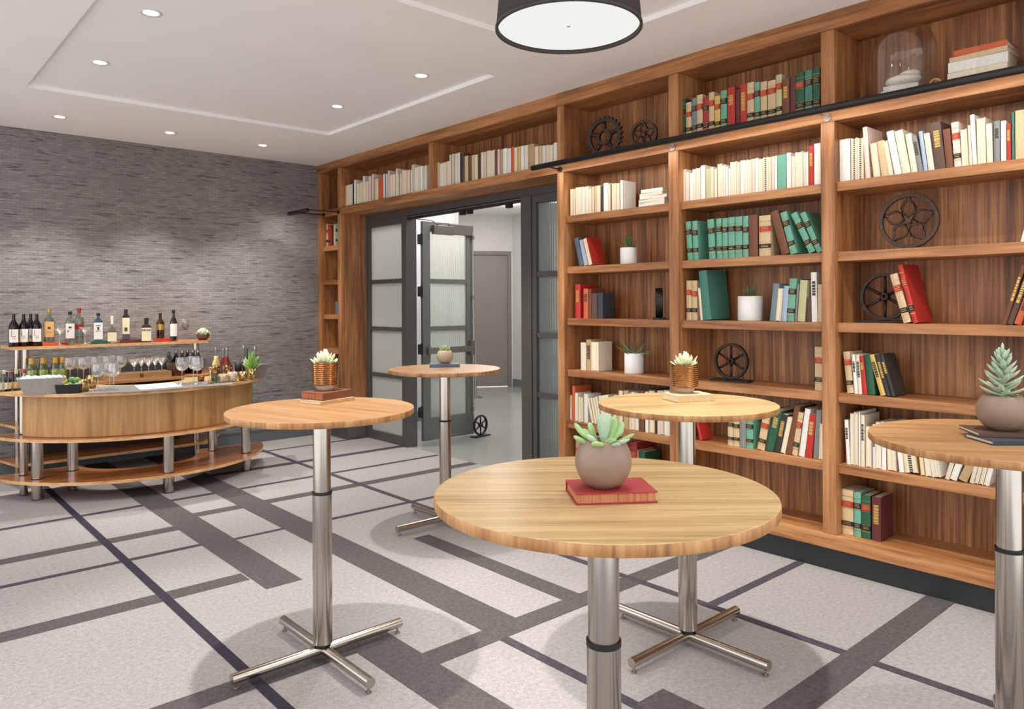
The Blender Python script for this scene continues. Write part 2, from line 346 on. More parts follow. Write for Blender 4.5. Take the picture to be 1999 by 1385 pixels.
b=B(); b.box(XF,XB+.01,-.2,4.166,F0,F1); wp(b,'fascia',wh,bc)
b=B(); b.box(XF-.005,XB,-.2,4.166,CB,ZC); wp(b,'crown',wh,bc)
# over the doorway
bo=tag(empty('bookcase',(4.35,5.9,0)),'walnut bookshelf spanning above the doorway','bookcase')
b=B(); b.box(XF,XB+.02,4.168,7.63,F0,F1); wp(b,'shelf',wh,bo)
b=B(); b.box(XF-.005,XB,4.168,7.63,CB,ZC); wp(b,'crown',wh,bo)
b=B(); b.box(XF+.005,XB,5.84,5.915,F1,CB); wp(b,'upright',wv,bo)
b=B(); b.box(XB-.006,XB+.01,4.17,7.62,F1,CB+.05); wp(b,'back_panel',wb,bo,0)
# narrow tower
bt=tag(empty('bookcase',(4.35,7.9,0)),'narrow walnut bookcase tower in the corner left of the doorway','bookcase')
for a,c in ((7.632,7.71),(8.10,8.198)):
    b=B(); b.box(XF,XB,a,c,.19,F0); wp(b,'upright',wv,bt)
    b=B(); b.box(XF+.005,XB,a,c,F1,CB); wp(b,'upright',wv,bt)
b=B(); b.box(XF+.05,XB,7.615,7.632,.19,F0); wp(b,'side_panel',wv,bt,0)
for z in SB:
    b=B(); b.box(XS,XB-.006,7.71,8.10,z,z+TH); wp(b,'shelf',wh,bt)
b=B(); b.box(XB-.006,XB+.01,7.71,8.10,.19,CB); wp(b,'back_panel',wb,bt,0)
b=B(); b.box(XF,XB,7.632,8.198,DK0,.19); wp(b,'deck',wh,bt)
b=B(); b.box(4.26,XB,7.64,8.186,0,DK0); wp(b,'plinth',plain('plinth_grey',(104,102,100),.5),bt)
b=B(); b.box(XF,XB+.02,7.632,8.198,F0,F1); wp(b,'fascia',wh,bt)
b=B(); b.box(XF-.005,XB,7.632,8.198,CB,ZC); wp(b,'crown',wh,bt)
# ---------------------------------------------------------------- doorway: sidelites, jambs, leaves
XD=4.53
def sidelite(n,y0,y1,pane,label):
    e=empty(n,(XD,(y0+y1)/2,0)); struct(e,label); L=Vector(e.location)
    def add(b_,nm,m,bev=.002): o=b_.obj(nm,m,e,bevel=bev); o.location=-L; return o
    b=B(); b.box(XD-.03,XD+.05,y0,y0+.05,0,2.5); b.box(XD-.03,XD+.05,y1-.05,y1,0,2.5); b.box(XD-.03,XD+.05,y0+.05,y1-.05,2.43,2.5); b.box(XD-.03,XD+.05,y0+.05,y1-.05,0,.1)
    add(b,'window_frame',frame_m)
    for z in (.745,1.27,1.805): bb=B(); bb.box(XD-.02,XD+.03,y0+.05,y1-.05,z-.022,z+.022); add(bb,'muntin',frame_m)
    bb=B(); bb.box(XD+.0,XD+.008,y0+.05,y1-.05,.1,2.43); add(bb,'window_pane',pane,0)
sidelite('window_1',6.83,7.60,frost,'frosted sidelight left of the double doorway')
sidelite('window_2',4.175,4.80,flute,'fluted glass sidelight right of the double doorway')
b=B(); b.box(XD-.04,XD+.07,4.166,7.615,2.5,F0); b.box(XD-.045,XD+.09,6.765,6.83,0,2.5); b.box(XD-.045,XD+.16,4.80,4.93,0,2.5); b.box(XD-.04,XD+.05,7.60,7.615,0,2.5)
struct(b.obj('trim_1',frame_m,bevel=.003),'dark grey metal frame of the doorway')
def leaf(n,hx,hy,rz,mirror,pane,label):
    e=empty(n,(hx,hy,0),rz); struct(e,label); W_=.725
    b=B(); b.box(0,.10,-.022,.022,.02,2.47); b.box(W_-.1,W_,-.022,.022,.02,2.47); b.box(.1,W_-.1,-.022,.022,.02,.27); b.box(.1,W_-.1,-.022,.022,2.36,2.47)
    for z in (.745,1.27,1.805): b.box(.1,W_-.1,-.018,.018,z-.025,z+.025)
    b.obj('door_leaf',leaf_m,e,bevel=.002)
    b=B(); b.box(.1,W_-.1,-.004,.004,.27,2.36); b.obj('door_pane',pane,e)
    s=-1 if not mirror else 1
    b=B(); b.box(.04,W_-.02,s*.075,s*.045,.99,1.06); b.box(.05,.09,s*.05,s*.022,.98,1.07); b.box(W_-.08,W_-.02,s*.08,s*.022,.95,1.12); b.obj('push_bar',plain('bar_grey',(120,114,108),.35,.7),e,bevel=.004)
    b=B(); b.cyl(.008,.25,2.38,8,0,Matrix.Translation((W_-.03,s*.05,0))); 
    for z in (.3,1.6,2.3): b.box(W_-.045,W_-.015,s*.06,s*.022,z,z+.04)
    b.obj('vertical_rod',steel,e)
    b=B(); b.box(.12,.40,s*.075,s*.022,2.33,2.43); b.box(.36,W_-.02,s*.05,s*.022,2.34,2.46); b.obj('door_closer',plain('closer_grey',(104,98,92),.4,.4),e,bevel=.004)
    b=B(); b.tube([(.2,s*.05,2.44),(.02,s*.15,2.47),(-.1,s*.02,2.485)],.008,6); b.cyl(.018,2.43,2.46,10,0,Matrix.Translation((.2,s*.05,0))); b.obj('closer_arm',steel,e)
    for z in (.28,.98,1.62,2.2):
        b=B(); b.cyl(.009,z,z+.13,8,0,Matrix.Translation((-.012,.0,0))); b.box(-.05,0,-.012,.012,z+.01,z+.12); b.obj('hinge',dark,e)
    return e
b=B(); b.box(XD-.03,XD+.03,4.93,6.765,2.462,2.5); o=b.obj('header_stop',black); o.parent=bpy.data.objects['trim_1']; b=B(); b.box(XD-.042,XD-.03,4.93,6.765,2.478,2.488); o=b.obj('header_edge',steel); o.parent=bpy.data.objects['trim_1']
for px in (903,917,994):
    q=onx(px,400,XD); b=B(); b.box(XD-.02,XD+.02,q[1]-.03,q[1]+.03,2.425,2.462); o=b.obj('door_strike',black); o.parent=bpy.data.objects['trim_1']
leaf('door_1',4.76,6.87,math.radians(1.0),False,flute,'open left leaf of the grey glazed double door')
leaf('door_3',4.76,4.90,math.radians(-2),True,flute,'open right leaf of the grey glazed double door')
# ---------------------------------------------------------------- cocktail tables
ZT=1.095
def table(cx,cy,r,top,rz,label,proto=None):
    e=tag(empty('cocktail_table',(cx,cy,0)),label,'table','round high cocktail tables')
    b=B(); n=96; t=.026
    b.lathe([(.001,ZT),(r-.004,ZT),(r-.001,ZT-.001)],n,0,sm=False); b.lathe([(r-.001,ZT-.001),(r,ZT-.004),(r,ZT-t+.003),(r-.003,ZT-t)],n,1); b.lathe([(r-.003,ZT-t),(.001,ZT-t)],n,1,sm=False)
    o=b.obj('tabletop',[top,bame],e); o.rotation_euler=(0,0,rz)
    b=B(); b.cyl(.038,.735,ZT-t,40); b.obj('upper_column',tube_m,e)
    b=B(); b.cyl(.0415,.075,.722,40); b.obj('lower_column',tube_m,e)
    b=B(); b.cyl(.0425,.722,.735,40); b.obj('collar',black,e)
    b=B(); b.cyl(.034,.06,.075,24); b.obj('base_collar',black,e)
    b=B(); b.cyl(.075,ZT-t-.006,ZT-t,24); b.obj('mounting_plate',steel,e)
    for k in range(4):
        M=Matrix.Rotation(k*PI/2,4,'Z')@Matrix.Translation((.012,0,.046))@Matrix.Rotation(PI/2,4,'Y')
        b=B(); b.cyl(.021,0,.388,24,0,M); o=b.obj('base_arm',tube_m,e,bevel=.0015)
        M=Matrix.Rotation(k*PI/2,4,'Z')@Matrix.Translation((.382,0,0))
        b=B(); b.cyl(.012,0,.006,12,0,M); b.cyl(.005,.006,.028,8,0,M); g=b.obj('glide_foot',steel,None); g.parent=o
    return e
table(1.364,1.208,.408,bam,math.radians(-42),'nearest round bamboo cocktail table, holding a red book and round pot')
table(1.54,2.99,.40,bam2,math.radians(14),'round amber cocktail table left of centre, holding two brown books and copper pot')
table(2.833,2.003,.398,bam,math.radians(-30),'round bamboo cocktail table behind the nearest one, beside the bookcase')
table(3.125,4.235,.39,bam2,math.radians(20),'small far cocktail table before the doorway with a grey book')
_t=table(2.86,.755,.42,bam2,math.radians(18),'cocktail table cut off by the right edge, with round succulent bowl'); _t.rotation_euler=(0,0,math.radians(20))
# ---------------------------------------------------------------- books
PAL=dict(cr=(226,214,190),w=(238,234,224),w2=(226,222,214),t=(206,180,140),t2=(186,154,112),pk=(230,204,190),or_=(196,92,52),r=(178,44,36),rd=(156,40,42),mr=(92,40,38),
 g=(104,166,142),g2=(66,122,106),dg=(34,86,58),dk=(48,44,42),br=(112,66,42),br2=(88,64,52),gy=(128,128,126),gb=(112,128,140),lb=(164,180,200),y=(210,178,100),ol=(190,186,142),nv=(54,58,70),bl=(84,96,116))
CN=dict(cr='cream',w='white',w2='off white',t='tan',t2='dark tan',pk='pinkish cream',or_='orange',r='red',rd='crimson',mr='maroon',g='pale green',g2='teal green',dg='dark green',dk='near black',br='brown',br2='dull brown',gy='grey',gb='grey blue',lb='pale blue',y='yellow',ol='olive cream',nv='navy',bl='slate blue')
ORD='first second third fourth fifth sixth seventh eighth ninth tenth eleventh twelfth thirteenth fourteenth fifteenth sixteenth seventeenth eighteenth nineteenth twentieth'.split()
def ordn(i): return ORD[i] if i<20 else ('twenty-' if i<29 else 'thirty-')+ORD[(i-20)%10] if i not in (29,39) else 'thirtieth'
def bookmat(c): return plain('book_'+c,PAL[c],.55,0,.05,90,.1)
page_m=wood('book_pages',(196,178,146),(232,218,190),(244,234,212),(900,900,3),.8)
gold=plain('gold_stamp',(206,168,96),.4,.6); inkb=plain('black_label',(28,24,22),.6); inkr=plain('red_label',(172,44,34),.6); inkd=plain('dark_ink',(70,60,54),.7)
_bn=[0]
def book(Yc,t,z0,h,depth,c,style,lean=0,xs=None,label='',group=None,parent_plane=4.235):
    """standing book: x into the shelf, spine to the room; style p plain, f fore-edge out, l law bands, m printed marks, i spiral"""
    xs=parent_plane if xs is None else xs
    rr=random.Random(_bn[0]); _bn[0]+=1
    t=max(t,.005); th=min(.003,t*.2); b=B(); mats=[bookmat(c)]
    if style=='f' or style=='i':
        b.box(0,depth,-t/2,-t/2+th,0,h); b.box(0,depth,t/2-th,t/2,0,h); b.box(depth-.003,depth,-t/2+th,t/2-th,0,h)
    else:
        b.box(.004,depth,-t/2,-t/2+th,0,h); b.box(.004,depth,t/2-th,t/2,0,h)
        n=5; out=[(.0045-.0045*math.cos((k/n-.5)*PI)*1.0,-t/2+t*k/n) for k in range(n+1)]
        out=out+[(.007,t/2),(.007,-t/2)]
        b.prism(out,0,h)
    o=b.obj('book',mats)
    b=B()
    if style in 'fi': b.box(.003,depth-.003,-t/2+th,t/2-th,.003,h-.003)
    else: b.box(.007,depth-.004,-t/2+th,t/2-th,.003,h-.003)
    p=b.obj('pages',page_m,o)
    if style=='l' or style=='lg':
        b=B(); w=t/2+.0002
        b1=.60+.08*rr.random()
        def band(a,c_,mi): b.box(-.0012,.006,-w,w,h*a,h*c_,mi)
        A=(1,0) if style=='l' else (1,1)
        if rr.random()<.3 and style=='l': A=(0,0)
        band(b1,b1+.13,A[1] if style=='lg' else 0); band(.2,.2+.1,1); band(.155,.165,2); band(.86,.866,2)
        for a in (b1+.03,b1+.065,b1+.1,.23,.265): b.box(-.0018,.0,-w*.62,w*.62,h*a,h*(a+.009),2)
        if t>.02:
            for a in (b1-.02,b1+.14,.31): b.box(-.0014,.0,-w*.9,w*.9,h*a,h*(a+.004),2)
        b.obj('spine_label',[inkr,inkb,gold],o)
    elif style=='m':
        b=B(); w=t*.28; zt=.9
        mk=inkd if sum(PAL[c])>330 else gold
        a=.82
        for k in range(rr.randint(4,8)):
            L_=.02+.05*rr.random(); b.box(-.0008,.0006,-w,w,h*(a-L_),h*a); a-=L_+.012
        b.obj('spine_title',mk,o)
    elif style=='i':
        b=B(); 
        for k in range(int(h/.012)): b.box(-.001,.003,-t*.12,t*.12,.004+k*.012,.009+k*.012)
        b.obj('binding_holes',inkb,o)
    o.rotation_euler=(lean,0,0)
    o.location=(xs,Yc,z0+abs(math.sin(lean))*t/2+.0005)
    tag(o,label,'book',group); return o
def Ypx(x,xp,z):
    y=CY-F*(z-H)/7
    for _ in range(4):
        p=onx(x,y,xp); c=MC@(np.array([xp,p[1],z-H])); y=CY-F*c[2]/c[1]
    return onx(x,y,xp)[1]
def shelfrow(z0,o,sc,spec,where,group,xp=4.235):
    """spec: 'xl xr ytop colour style [xl_top xr_top]' in picture coordinates of one crop (origin o, scale sc), read off at shelf level"""
    k=0; cnt={}
    items=[s.split() for s in spec.split(';') if s.strip()]
    tot={}
    for it in items: tot[it[3]]=tot.get(it[3],0)+1
    for it in items:
        xl,xr,yt=[float(v) for v in it[:3]]; c,st=it[3],it[4]
        X1,X2=o[0]+xl/sc,o[0]+xr/sc; ya,yb=Ypx(X1,xp,z0),Ypx(X2,xp,z0)
        t=abs(ya-yb); lean=0
        if len(it)>5:
            xt=o[0]+float(it[5])/sc; yt_=o[1]+yt/sc
            top=onx(xt,yt_,xp); dy=ya-top[1]; hz=top[2]-z0; lean=math.atan2(dy,hz)
            h=math.hypot(dy,hz)
            if lean!=0: t=t*math.cos(lean)
        else: h=onx((X1+X2)/2,o[1]+yt/sc,xp)[2]-z0
        kind={'p':'bound book','f':'book with page edges out','l':'law book with red and black bands','lg':'law book with black bands','m':'book with printed spine','i':'spiral bound book'}[st]
        i=cnt.get(c,0); cnt[c]=i+1
        n=CN[c]
        lab=('the only %s %s, '%(n,kind) if tot[c]==1 else '%s %s %s from left, '%(ordn(i),n,kind))+where
        w=lab.split()
        if len(w)>16: lab=lab.replace(' with red and black bands','').replace(' with page edges out','').replace(' with printed spine','').replace(' with black bands','')
        d=min(.25,max(.13,h*.7)); d=min(d,XB-.012-xp)
        book((ya+yb)/2,t-.0008,z0,h,d,c,st,lean,xp,lab.replace('first ','leftmost ').replace(' from left,',' from left,') if False else lab,group); k+=1
G='books in a row on '
# over the doorway
shelfrow(F1,(600,300),4,'275 300 255 t2 p;301 342 245 cr p;343 350 238 w p;352 362 212 dk p;363 377 206 w p;385 408 232 pk f;409 431 225 cr f;432 448 176 w2 p;449 462 220 cr f;463 477 215 pk f;478 495 178 pk p;503 515 160 pk p;520 535 200 t p;536 553 196 cr f;555 570 192 or_ p;571 591 190 or_ p;592 602 160 w p;603 612 155 gb p;613 625 158 w2 p;628 641 134 pk p;645 664 165 pk f;665 686 160 cr f;690 702 118 w2 p;703 735 152 cr i;738 752 130 pk p;753 776 128 cr f;778 803 126 t f;806 815 130 w2 p;816 834 86 w i;836 855 110 w2 p;857 878 100 w f;880 900 98 w p;903 914 100 cr p;916 930 92 w p','shelf over doorway, left half',G+'the left half of the shelf over the doorway')
shelfrow(F1,(600,300),4,'978 1002 72 cr f;1003 1030 70 t p;1031 1060 78 w2 p;1062 1085 66 cr f;1086 1110 60 pk p;1112 1140 4 w i;1150 1170 0 cr p;1171 1190 -6 w2 p;1191 1206 -2 dk p;1207 1222 -4 br2 p;1226 1254 18 t p;1256 1276 14 br p;1280 1305 12 t p;1306 1331 6 t f;1333 1354 0 dk p;1356 1376 -12 cr f;1377 1396 -14 t f;1398 1428 -22 cr p;1430 1462 -28 w2 f;1464 1480 -30 br p;1482 1500 -32 pk p;1504 1522 -34 t2 p;1524 1556 -40 w p;1557 1589 -40 w2 p;1591 1614 -52 or_ p;1616 1640 -50 cr f;1642 1662 -54 y p;1664 1690 -60 w p;1692 1720 -64 w2 p;1722 1770 -74 t2 p;1772 1802 -56 cr p;1804 1830 -60 t p;1832 1858 -62 w2 p;1860 1884 -66 pk p;1886 1918 -70 cr f;1920 1948 -84 w p','shelf over doorway, right half',G+'the right half of the shelf over the doorway')
# tower
shelfrow(ST[4],(540,380),4.327,'398 415 262 ol lg;417 432 250 t l;433 448 262 r l;449 462 270 rd p;463 478 262 dk p;480 496 250 t p;498 512 245 g lg','corner tower shelf',G+'the corner tower',4.24)
b0=book(7.80,.03,ST[2],.15,.2,'bl','p',0,4.30,'slate blue book standing alone in the corner tower'); b0.rotation_euler=(0,0,math.radians(-62)); b0.location=(4.27,7.93,ST[2]+.0005)
# left bay
L1='left bay'
shelfrow(ST[4],(1080,330),4.47,'150 172 175 cr f;174 193 172 t f;196 224 160 cr f;225 248 158 w f;250 264 156 w p;265 282 155 cr f;284 308 150 w2 f;309 334 168 cr f;338 356 152 t f;357 375 150 t p;377 412 142 t f;415 434 148 dk p;437 474 122 w p;476 500 134 cr f;501 508 134 br p;511 546 124 cr f;547 580 122 t f;583 606 100 w p','topmost shelf of the left bay',G+'the topmost full shelf of the left bay')
shelfrow(ST[3],(1080,330),4.47,'225 262 612 bl p 175;266 302 628 lb p 222;306 345 614 r f 252','second shelf, left bay',G+'the second shelf of the left bay')
shelfrow(ST[2],(1080,330),4.47,'190 235 1008 r m;262 303 1046 or_ m;306 329 1050 br p;331 380 1086 br2 p;384 430 1082 nv p','third shelf, left bay',G+'the third shelf of the left bay',4.25)
shelfrow(ST[1],(1080,620),4.47,'238 284 220 cr p;288 328 195 t2 m;331 396 215 cr f','fourth shelf, left bay',G+'the fourth shelf of the left bay',4.25)
shelfrow(ST[0],(1080,620),4.47,'140 162 678 w f;163 188 600 or_ p;190 214 660 cr f;216 236 694 cr p;238 262 700 ol f;266 300 670 w2 p;336 356 702 cr f 292;360 382 702 t f 318;384 404 700 cr f 342;406 424 692 w2 f 364;426 520 684 ol f 388;528 548 680 w f;550 569 680 t p;571 608 640 t2 f;612 655 640 t2 m;662 678 660 cr f;680 710 650 pk f;713 744 660 w2 f;748 790 640 br p;800 828 650 w p;836 885 640 t f;888 903 630 dk p;906 930 640 pk p;932 962 640 cr f;966 1022 640 w p','fifth shelf, left bay',G+'the fifth shelf of the left bay')
shelfrow(DK1,(1080,620),4.47,'195 270 1078 t l;272 340 1082 t l;350 420 1090 cr l;670 730 1092 rd l;733 742 1160 t p;745 800 1176 dg p','bottom shelf, left bay',G+'the bottom shelf of the left bay',4.26)
# middle bay
shelfrow(F1,(1080,120),3.57,'884 922 262 dg lg;924 962 285 t l;965 997 255 gb lg;999 1040 232 t l;1043 1081 250 rd lg;1083 1121 215 t l;1124 1162 240 y l;1166 1208 202 g lg;1213 1265 180 r m;1270 1298 195 mr p;1301 1348 160 r m;1350 1398 146 t l;1401 1439 145 g lg;1443 1489 140 t l;1494 1549 132 t l;1551 1592 92 ol l;1595 1644 125 br m;1649 1689 106 mr p;1691 1748 74 dg l;1753 1804 60 g2 lg;1808 1858 44 dg lg','above black rail, middle bay',G+'the uppermost shelf of the middle bay behind the black rail')
shelfrow(ST[4],(1310,260),4.945,'108 140 350 w f;142 174 372 pk f;176 206 386 w p;209 240 346 w2 f;243 281 335 w f;285 328 312 w p;331 378 345 ol p;381 410 326 cr f;412 446 342 ol f;450 484 296 w2 f;486 524 310 w f;526 548 325 w p;550 570 345 w2 p;573 630 275 w f;633 663 280 cr f;666 700 265 w p;703 740 258 w2 f;741 776 256 w f;778 808 250 pk p;810 840 242 w p;843 885 250 cr f;888 935 232 w2 i;937 965 230 cr f;967 996 225 pk p;998 1021 220 w p;1023 1109 210 g p;1113 1155 190 w2 p;1158 1195 225 cr p;1200 1270 180 w f;1278 1325 180 w2 f;1328 1375 125 r m;1380 1442 100 w p','topmost shelf of the middle bay',G+'the topmost full shelf of the middle bay')
shelfrow(ST[3],(1310,260),4.945,'158 208 860 g lg 135;212 262 852 g lg 200;366 428 838 g lg 346;440 492 828 g lg 430;494 545 822 g lg;550 614 812 g lg;618 686 806 g lg;692 746 802 g lg;750 835 790 br p;848 960 795 t l;1064 1144 770 br p 952;1150 1216 775 g lg 1048;1326 1394 790 g lg 1148;1404 1462 782 g lg 1238','second shelf, middle bay',G+'the second shelf of the middle bay')
shelfrow(ST[2],(1310,500),4.945,'145 196 238 t l;198 250 238 t l;280 304 312 cr p 254;308 386 150 g2 p 262;948 1004 272 gb p 985;1008 1056 316 cr f 1036;1060 1110 292 lb p 1088;1114 1184 222 g lg 1142;1188 1210 270 gy p 1214;1216 1288 238 ol p 1244;1308 1350 402 br2 p;1356 1412 160 w m 1346;1416 1466 275 t p','third shelf, middle bay',G+'the third shelf of the middle bay')
shelfrow(ST[1],(1310,500),4.945,'1386 1468 880 t l','fourth shelf, middle bay','',4.245)
shelfrow(ST[0],(1310,740),4.327,'236 262 335 r p 200;477 524 320 t lg;526 575 320 t lg;577 630 365 gy p;633 692 320 g lg;724 786 300 t l 776;794 862 270 dg m 868;866 920 305 dk m 930;924 962 330 cr f 986;966 1014 232 br p 1040;1018 1064 286 t l 1072;1076 1124 256 w2 p 1130;1130 1188 298 r m 1164;1198 1244 264 gy p 1226;1248 1282 378 w f 1258','fifth shelf, middle bay',G+'the fifth shelf of the middle bay')
# right bay
shelfrow(ST[4],(1600,200),4.617,'178 276 332 w p;285 338 320 cr i;340 395 320 cr i;412 455 228 pk p 384;486 550 372 t f 450;556 622 356 t p 512;626 664 352 cr f 572;676 740 270 w p 598;744 820 266 cr p 670;826 882 292 cr p 768;886 934 308 gy m 822;938 974 266 lb p 888;980 1034 286 cr p 934;1040 1134 192 br2 m 994;1140 1206 248 br p 1106;1214 1280 186 pk l 1182;1286 1344 246 cr f 1266;1348 1374 210 cr p 1330;1378 1418 115 w2 p 1352;1424 1500 146 cr f 1414;1506 1560 196 cr p 1496;1570 1624 166 gy m;1632 1680 166 w2 p;1684 1724 190 r m;1732 1756 90 g2 p;1762 1850 70 t p','topmost shelf of the right bay',G+'the topmost full shelf of the right bay')
shelfrow(ST[3],(1600,200),4.617,'1808 1840 1105 w p 1850','second shelf, right bay','')
shelfrow(ST[2],(1600,480),4.328,'706 774 248 t l 588;786 832 168 r l 652;1534 1574 180 br m 1700;1578 1630 230 br2 m 1740;1638 1700 400 or_ m 1740','third shelf, right bay',G+'the third shelf of the right bay',4.245)
shelfrow(ST[1],(1600,480),4.328,'232 288 898 t l 196;292 322 920 w m 266;324 358 922 cr m 300;362 404 932 r m 326;408 470 926 dg p 372;512 558 926 y m 412;560 598 924 dk m 462;602 640 926 dk m 498','fourth shelf, right bay',G+'the fourth shelf of the right bay')
shelfrow(ST[0],(1600,760),3.148,'165 188 190 w m 150;190 212 150 w2 f;214 236 142 cr f;238 250 140 w p;252 276 160 cr m;284 318 232 pk f;324 344 218 w2 m;346 378 205 w2 f;380 408 205 w p;418 470 205 pk f 408;488 520 215 w p 456;524 608 215 t i 480;622 650 260 y f 592;654 690 270 w2 f 620;694 744 275 w f 650;768 796 375 cr p 822;798 840 370 w p 868;848 906 400 t2 p 930;918 946 400 cr p 968;950 974 390 w2 f 1002;978 1004 385 cr f 1030;1006 1040 380 w p 1062;1240 1290 250 nv m;1300 1350 250 dk m','fifth shelf, right bay',G+'the fifth shelf of the right bay')
shelfrow(DK1,(1600,760),3.148,'130 206 620 t l;209 254 636 g lg;258 312 656 dg l;320 376 666 mr m','bottom shelf, right bay',G+'the bottom shelf of the right bay',4.245)
# lying books
def flatbook(cx,cy,z,lx,ly,t,rz,c,label,group=None,spine=0,pages=None):
    """lying book; local x along spine length, spine on -y side"""
    b=B(); k=.003; b.box(-lx/2,lx/2,-ly/2,ly/2,0,k); b.box(-lx/2,lx/2,-ly/2,ly/2,t-k,t); b.box(-lx/2,lx/2,-ly/2,-ly/2+k,k,t-k)
    o=b.obj('book',bookmat(c),None,(cx,cy,z+.0003),rz,bevel=.0008)
    b=B(); b.box(-lx/2+.004,lx/2-.004,-ly/2+k,ly/2-.004,k,t-k); b.obj('pages',page_m if pages is None else pages,o)
    return tag(o,label,'book',group)
z=ST[4]
for i,(t,w,c,dy) in enumerate([(.03,.235,'w2',0),(.022,.225,'cr',.004),(.02,.23,'w2',-.006),(.022,.20,'cr',.008),(.026,.185,'w2',.004)]):
    flatbook(4.32,3.28+dy,z,w,.17,t,math.radians(90+(i*3%7)-3) if False else math.radians(-90+(i*3%7)-3),c,['lowest','second','middle','fourth','topmost'][i]+' pale book in the lying stack at the end of the cream row, left bay','lying stack in the left bay'); z+=t+.0006
z=F1
for i,(t,w,c,dy) in enumerate([(.024,.31,'w2',.01),(.032,.265,'cr',0),(.052,.262,'w2',0),(.026,.258,'t',-.006),(.03,.235,'or_',-.012)]):
    flatbook(4.30,1.24+dy,z,w,.19,t,math.radians(-90+(i*2%5)-2),c,['lowest','second','thick white middle','fourth','topmost orange'][i]+' book in the lying stack beside the glass dome','lying stack beside the glass dome'); z+=t+.0006
# ---------------------------------------------------------------- wheels and gears
def ring(b,R,r,mi=0,M=None,seg=36,n=8): b.tube([(R*math.cos(2*PI*i/seg),0,R*math.sin(2*PI*i/seg)) for i in range(seg)],r,n,mi,True,M)
def spoked(name,loc,R,rz,label,mat=iron2,ns=6,plate=True,dep=.03,cat='wheel ornament'):
    """wheel in the local xz plane standing on a plate"""
    e=tag(empty(name,loc,rz),label,cat); zc=R+(.014 if plate else .0)
    M=Matrix.Translation((0,0,zc))
    b=B(); prof=[(R-.017,-dep/2),(R,-dep/2),(R,dep/2),(R-.017,dep/2)]
    b.lathe(prof,40,0,M@Matrix.Rotation(PI/2,4,'X'),closed=True,sm=False); b.obj('rim',mat,e,bevel=.0015)
    for k in range(ns):
        a=2*PI*k/ns+PI/2; b=B(); b.tube([(.02*math.cos(a),0,.02*math.sin(a)),((R-.008)*math.cos(a),0,(R-.008)*math.sin(a))],[.0095,.007],8,0,False,M); b.obj('spoke',mat,e)
    b=B(); b.lathe([(.009,-.022),(.022,-.022),(.022,.022),(.009,.022)],20,0,M@Matrix.Rotation(PI/2,4,'X'),closed=True); b.obj('hub',mat,e)
    if plate: b=B(); b.box(-R*1.12,R*1.12,-.045,.045,0,.012); b.box(-.02,.02,-.012,.012,.012,.018); b.obj('base_plate',black,e,bevel=.002)
    return e
RZ=PI/2
spoked('spoked_wheel',(4.34,onx(1421,740,4.30)[1],ST[1]),.118,RZ+.12,'iron six-spoked wheel on a black plate, fourth shelf of the middle bay')
spoked('spoked_wheel',(4.36,onx(1724,625,4.33)[1],ST[2]),.132,RZ+.1,'iron six-spoked wheel leaning beside a red book, third shelf of right bay')
spoked('spoked_wheel',(4.31,onx(1285,610,4.3)[1],ST[2]),.105,math.radians(38),'black wheel seen edge-on, third shelf of the left bay',dark,5,True,.05)
spoked('doorstop_wheel',(5.50,6.76,0),.118,math.radians(10),'black spoked wheel doorstop on the hall floor by the open door',dark,6,True,.025,'doorstop')
def medallion(loc,R,rz,label,gr=None,mat=iron):
    e=tag(empty('wheel_medallion',loc,rz),label,'wheel ornament',gr); M=Matrix.Translation((0,0,R+.008))
    b=B(); b.lathe([(R-.021,-.014),(R,-.014),(R,.014),(R-.021,.014)],48,0,M@Matrix.Rotation(PI/2,4,'X'),closed=True,sm=False); b.obj('rim',mat,e,bevel=.002)
    for k in range(5):
        a=PI/2+2*PI*k/5; b=B()
        P=[]
        for u,w in ((.16,0),(.30,.19),(.48,.24),(.62,.16),(.72,.08),(.94,0),(.72,-.08),(.62,-.16),(.48,-.24),(.30,-.19)):
            P.append(((u*math.cos(a)-w*math.sin(a))*R,0,(u*math.sin(a)+w*math.cos(a))*R))
        b.tube(P,.0075,6,0,True,M); b.obj('petal',mat,e)
    b=B(); b.cyl(.016,-.016,.016,16,0,M@Matrix.Rotation(PI/2,4,'X')); b.obj('hub',mat,e)
    b=B(); b.box(-R*.8,R*.8,-.03,.05,0,.007); b.obj('base_plate',dark,e)
    return e
medallion((4.37,onx(1770,480,4.34)[1],ST[3]),.152,RZ+.12,'large round iron medallion with pointed petals, second shelf of the right bay')
medallion((4.31,onx(1257,260,4.31)[1],F1),.105,RZ+.25,'smaller iron medallion with petals beside the toothed gear',None,iron)
gear_m=plain('gear_iron',(58,42,36),.5,.3,.2,70,.3)
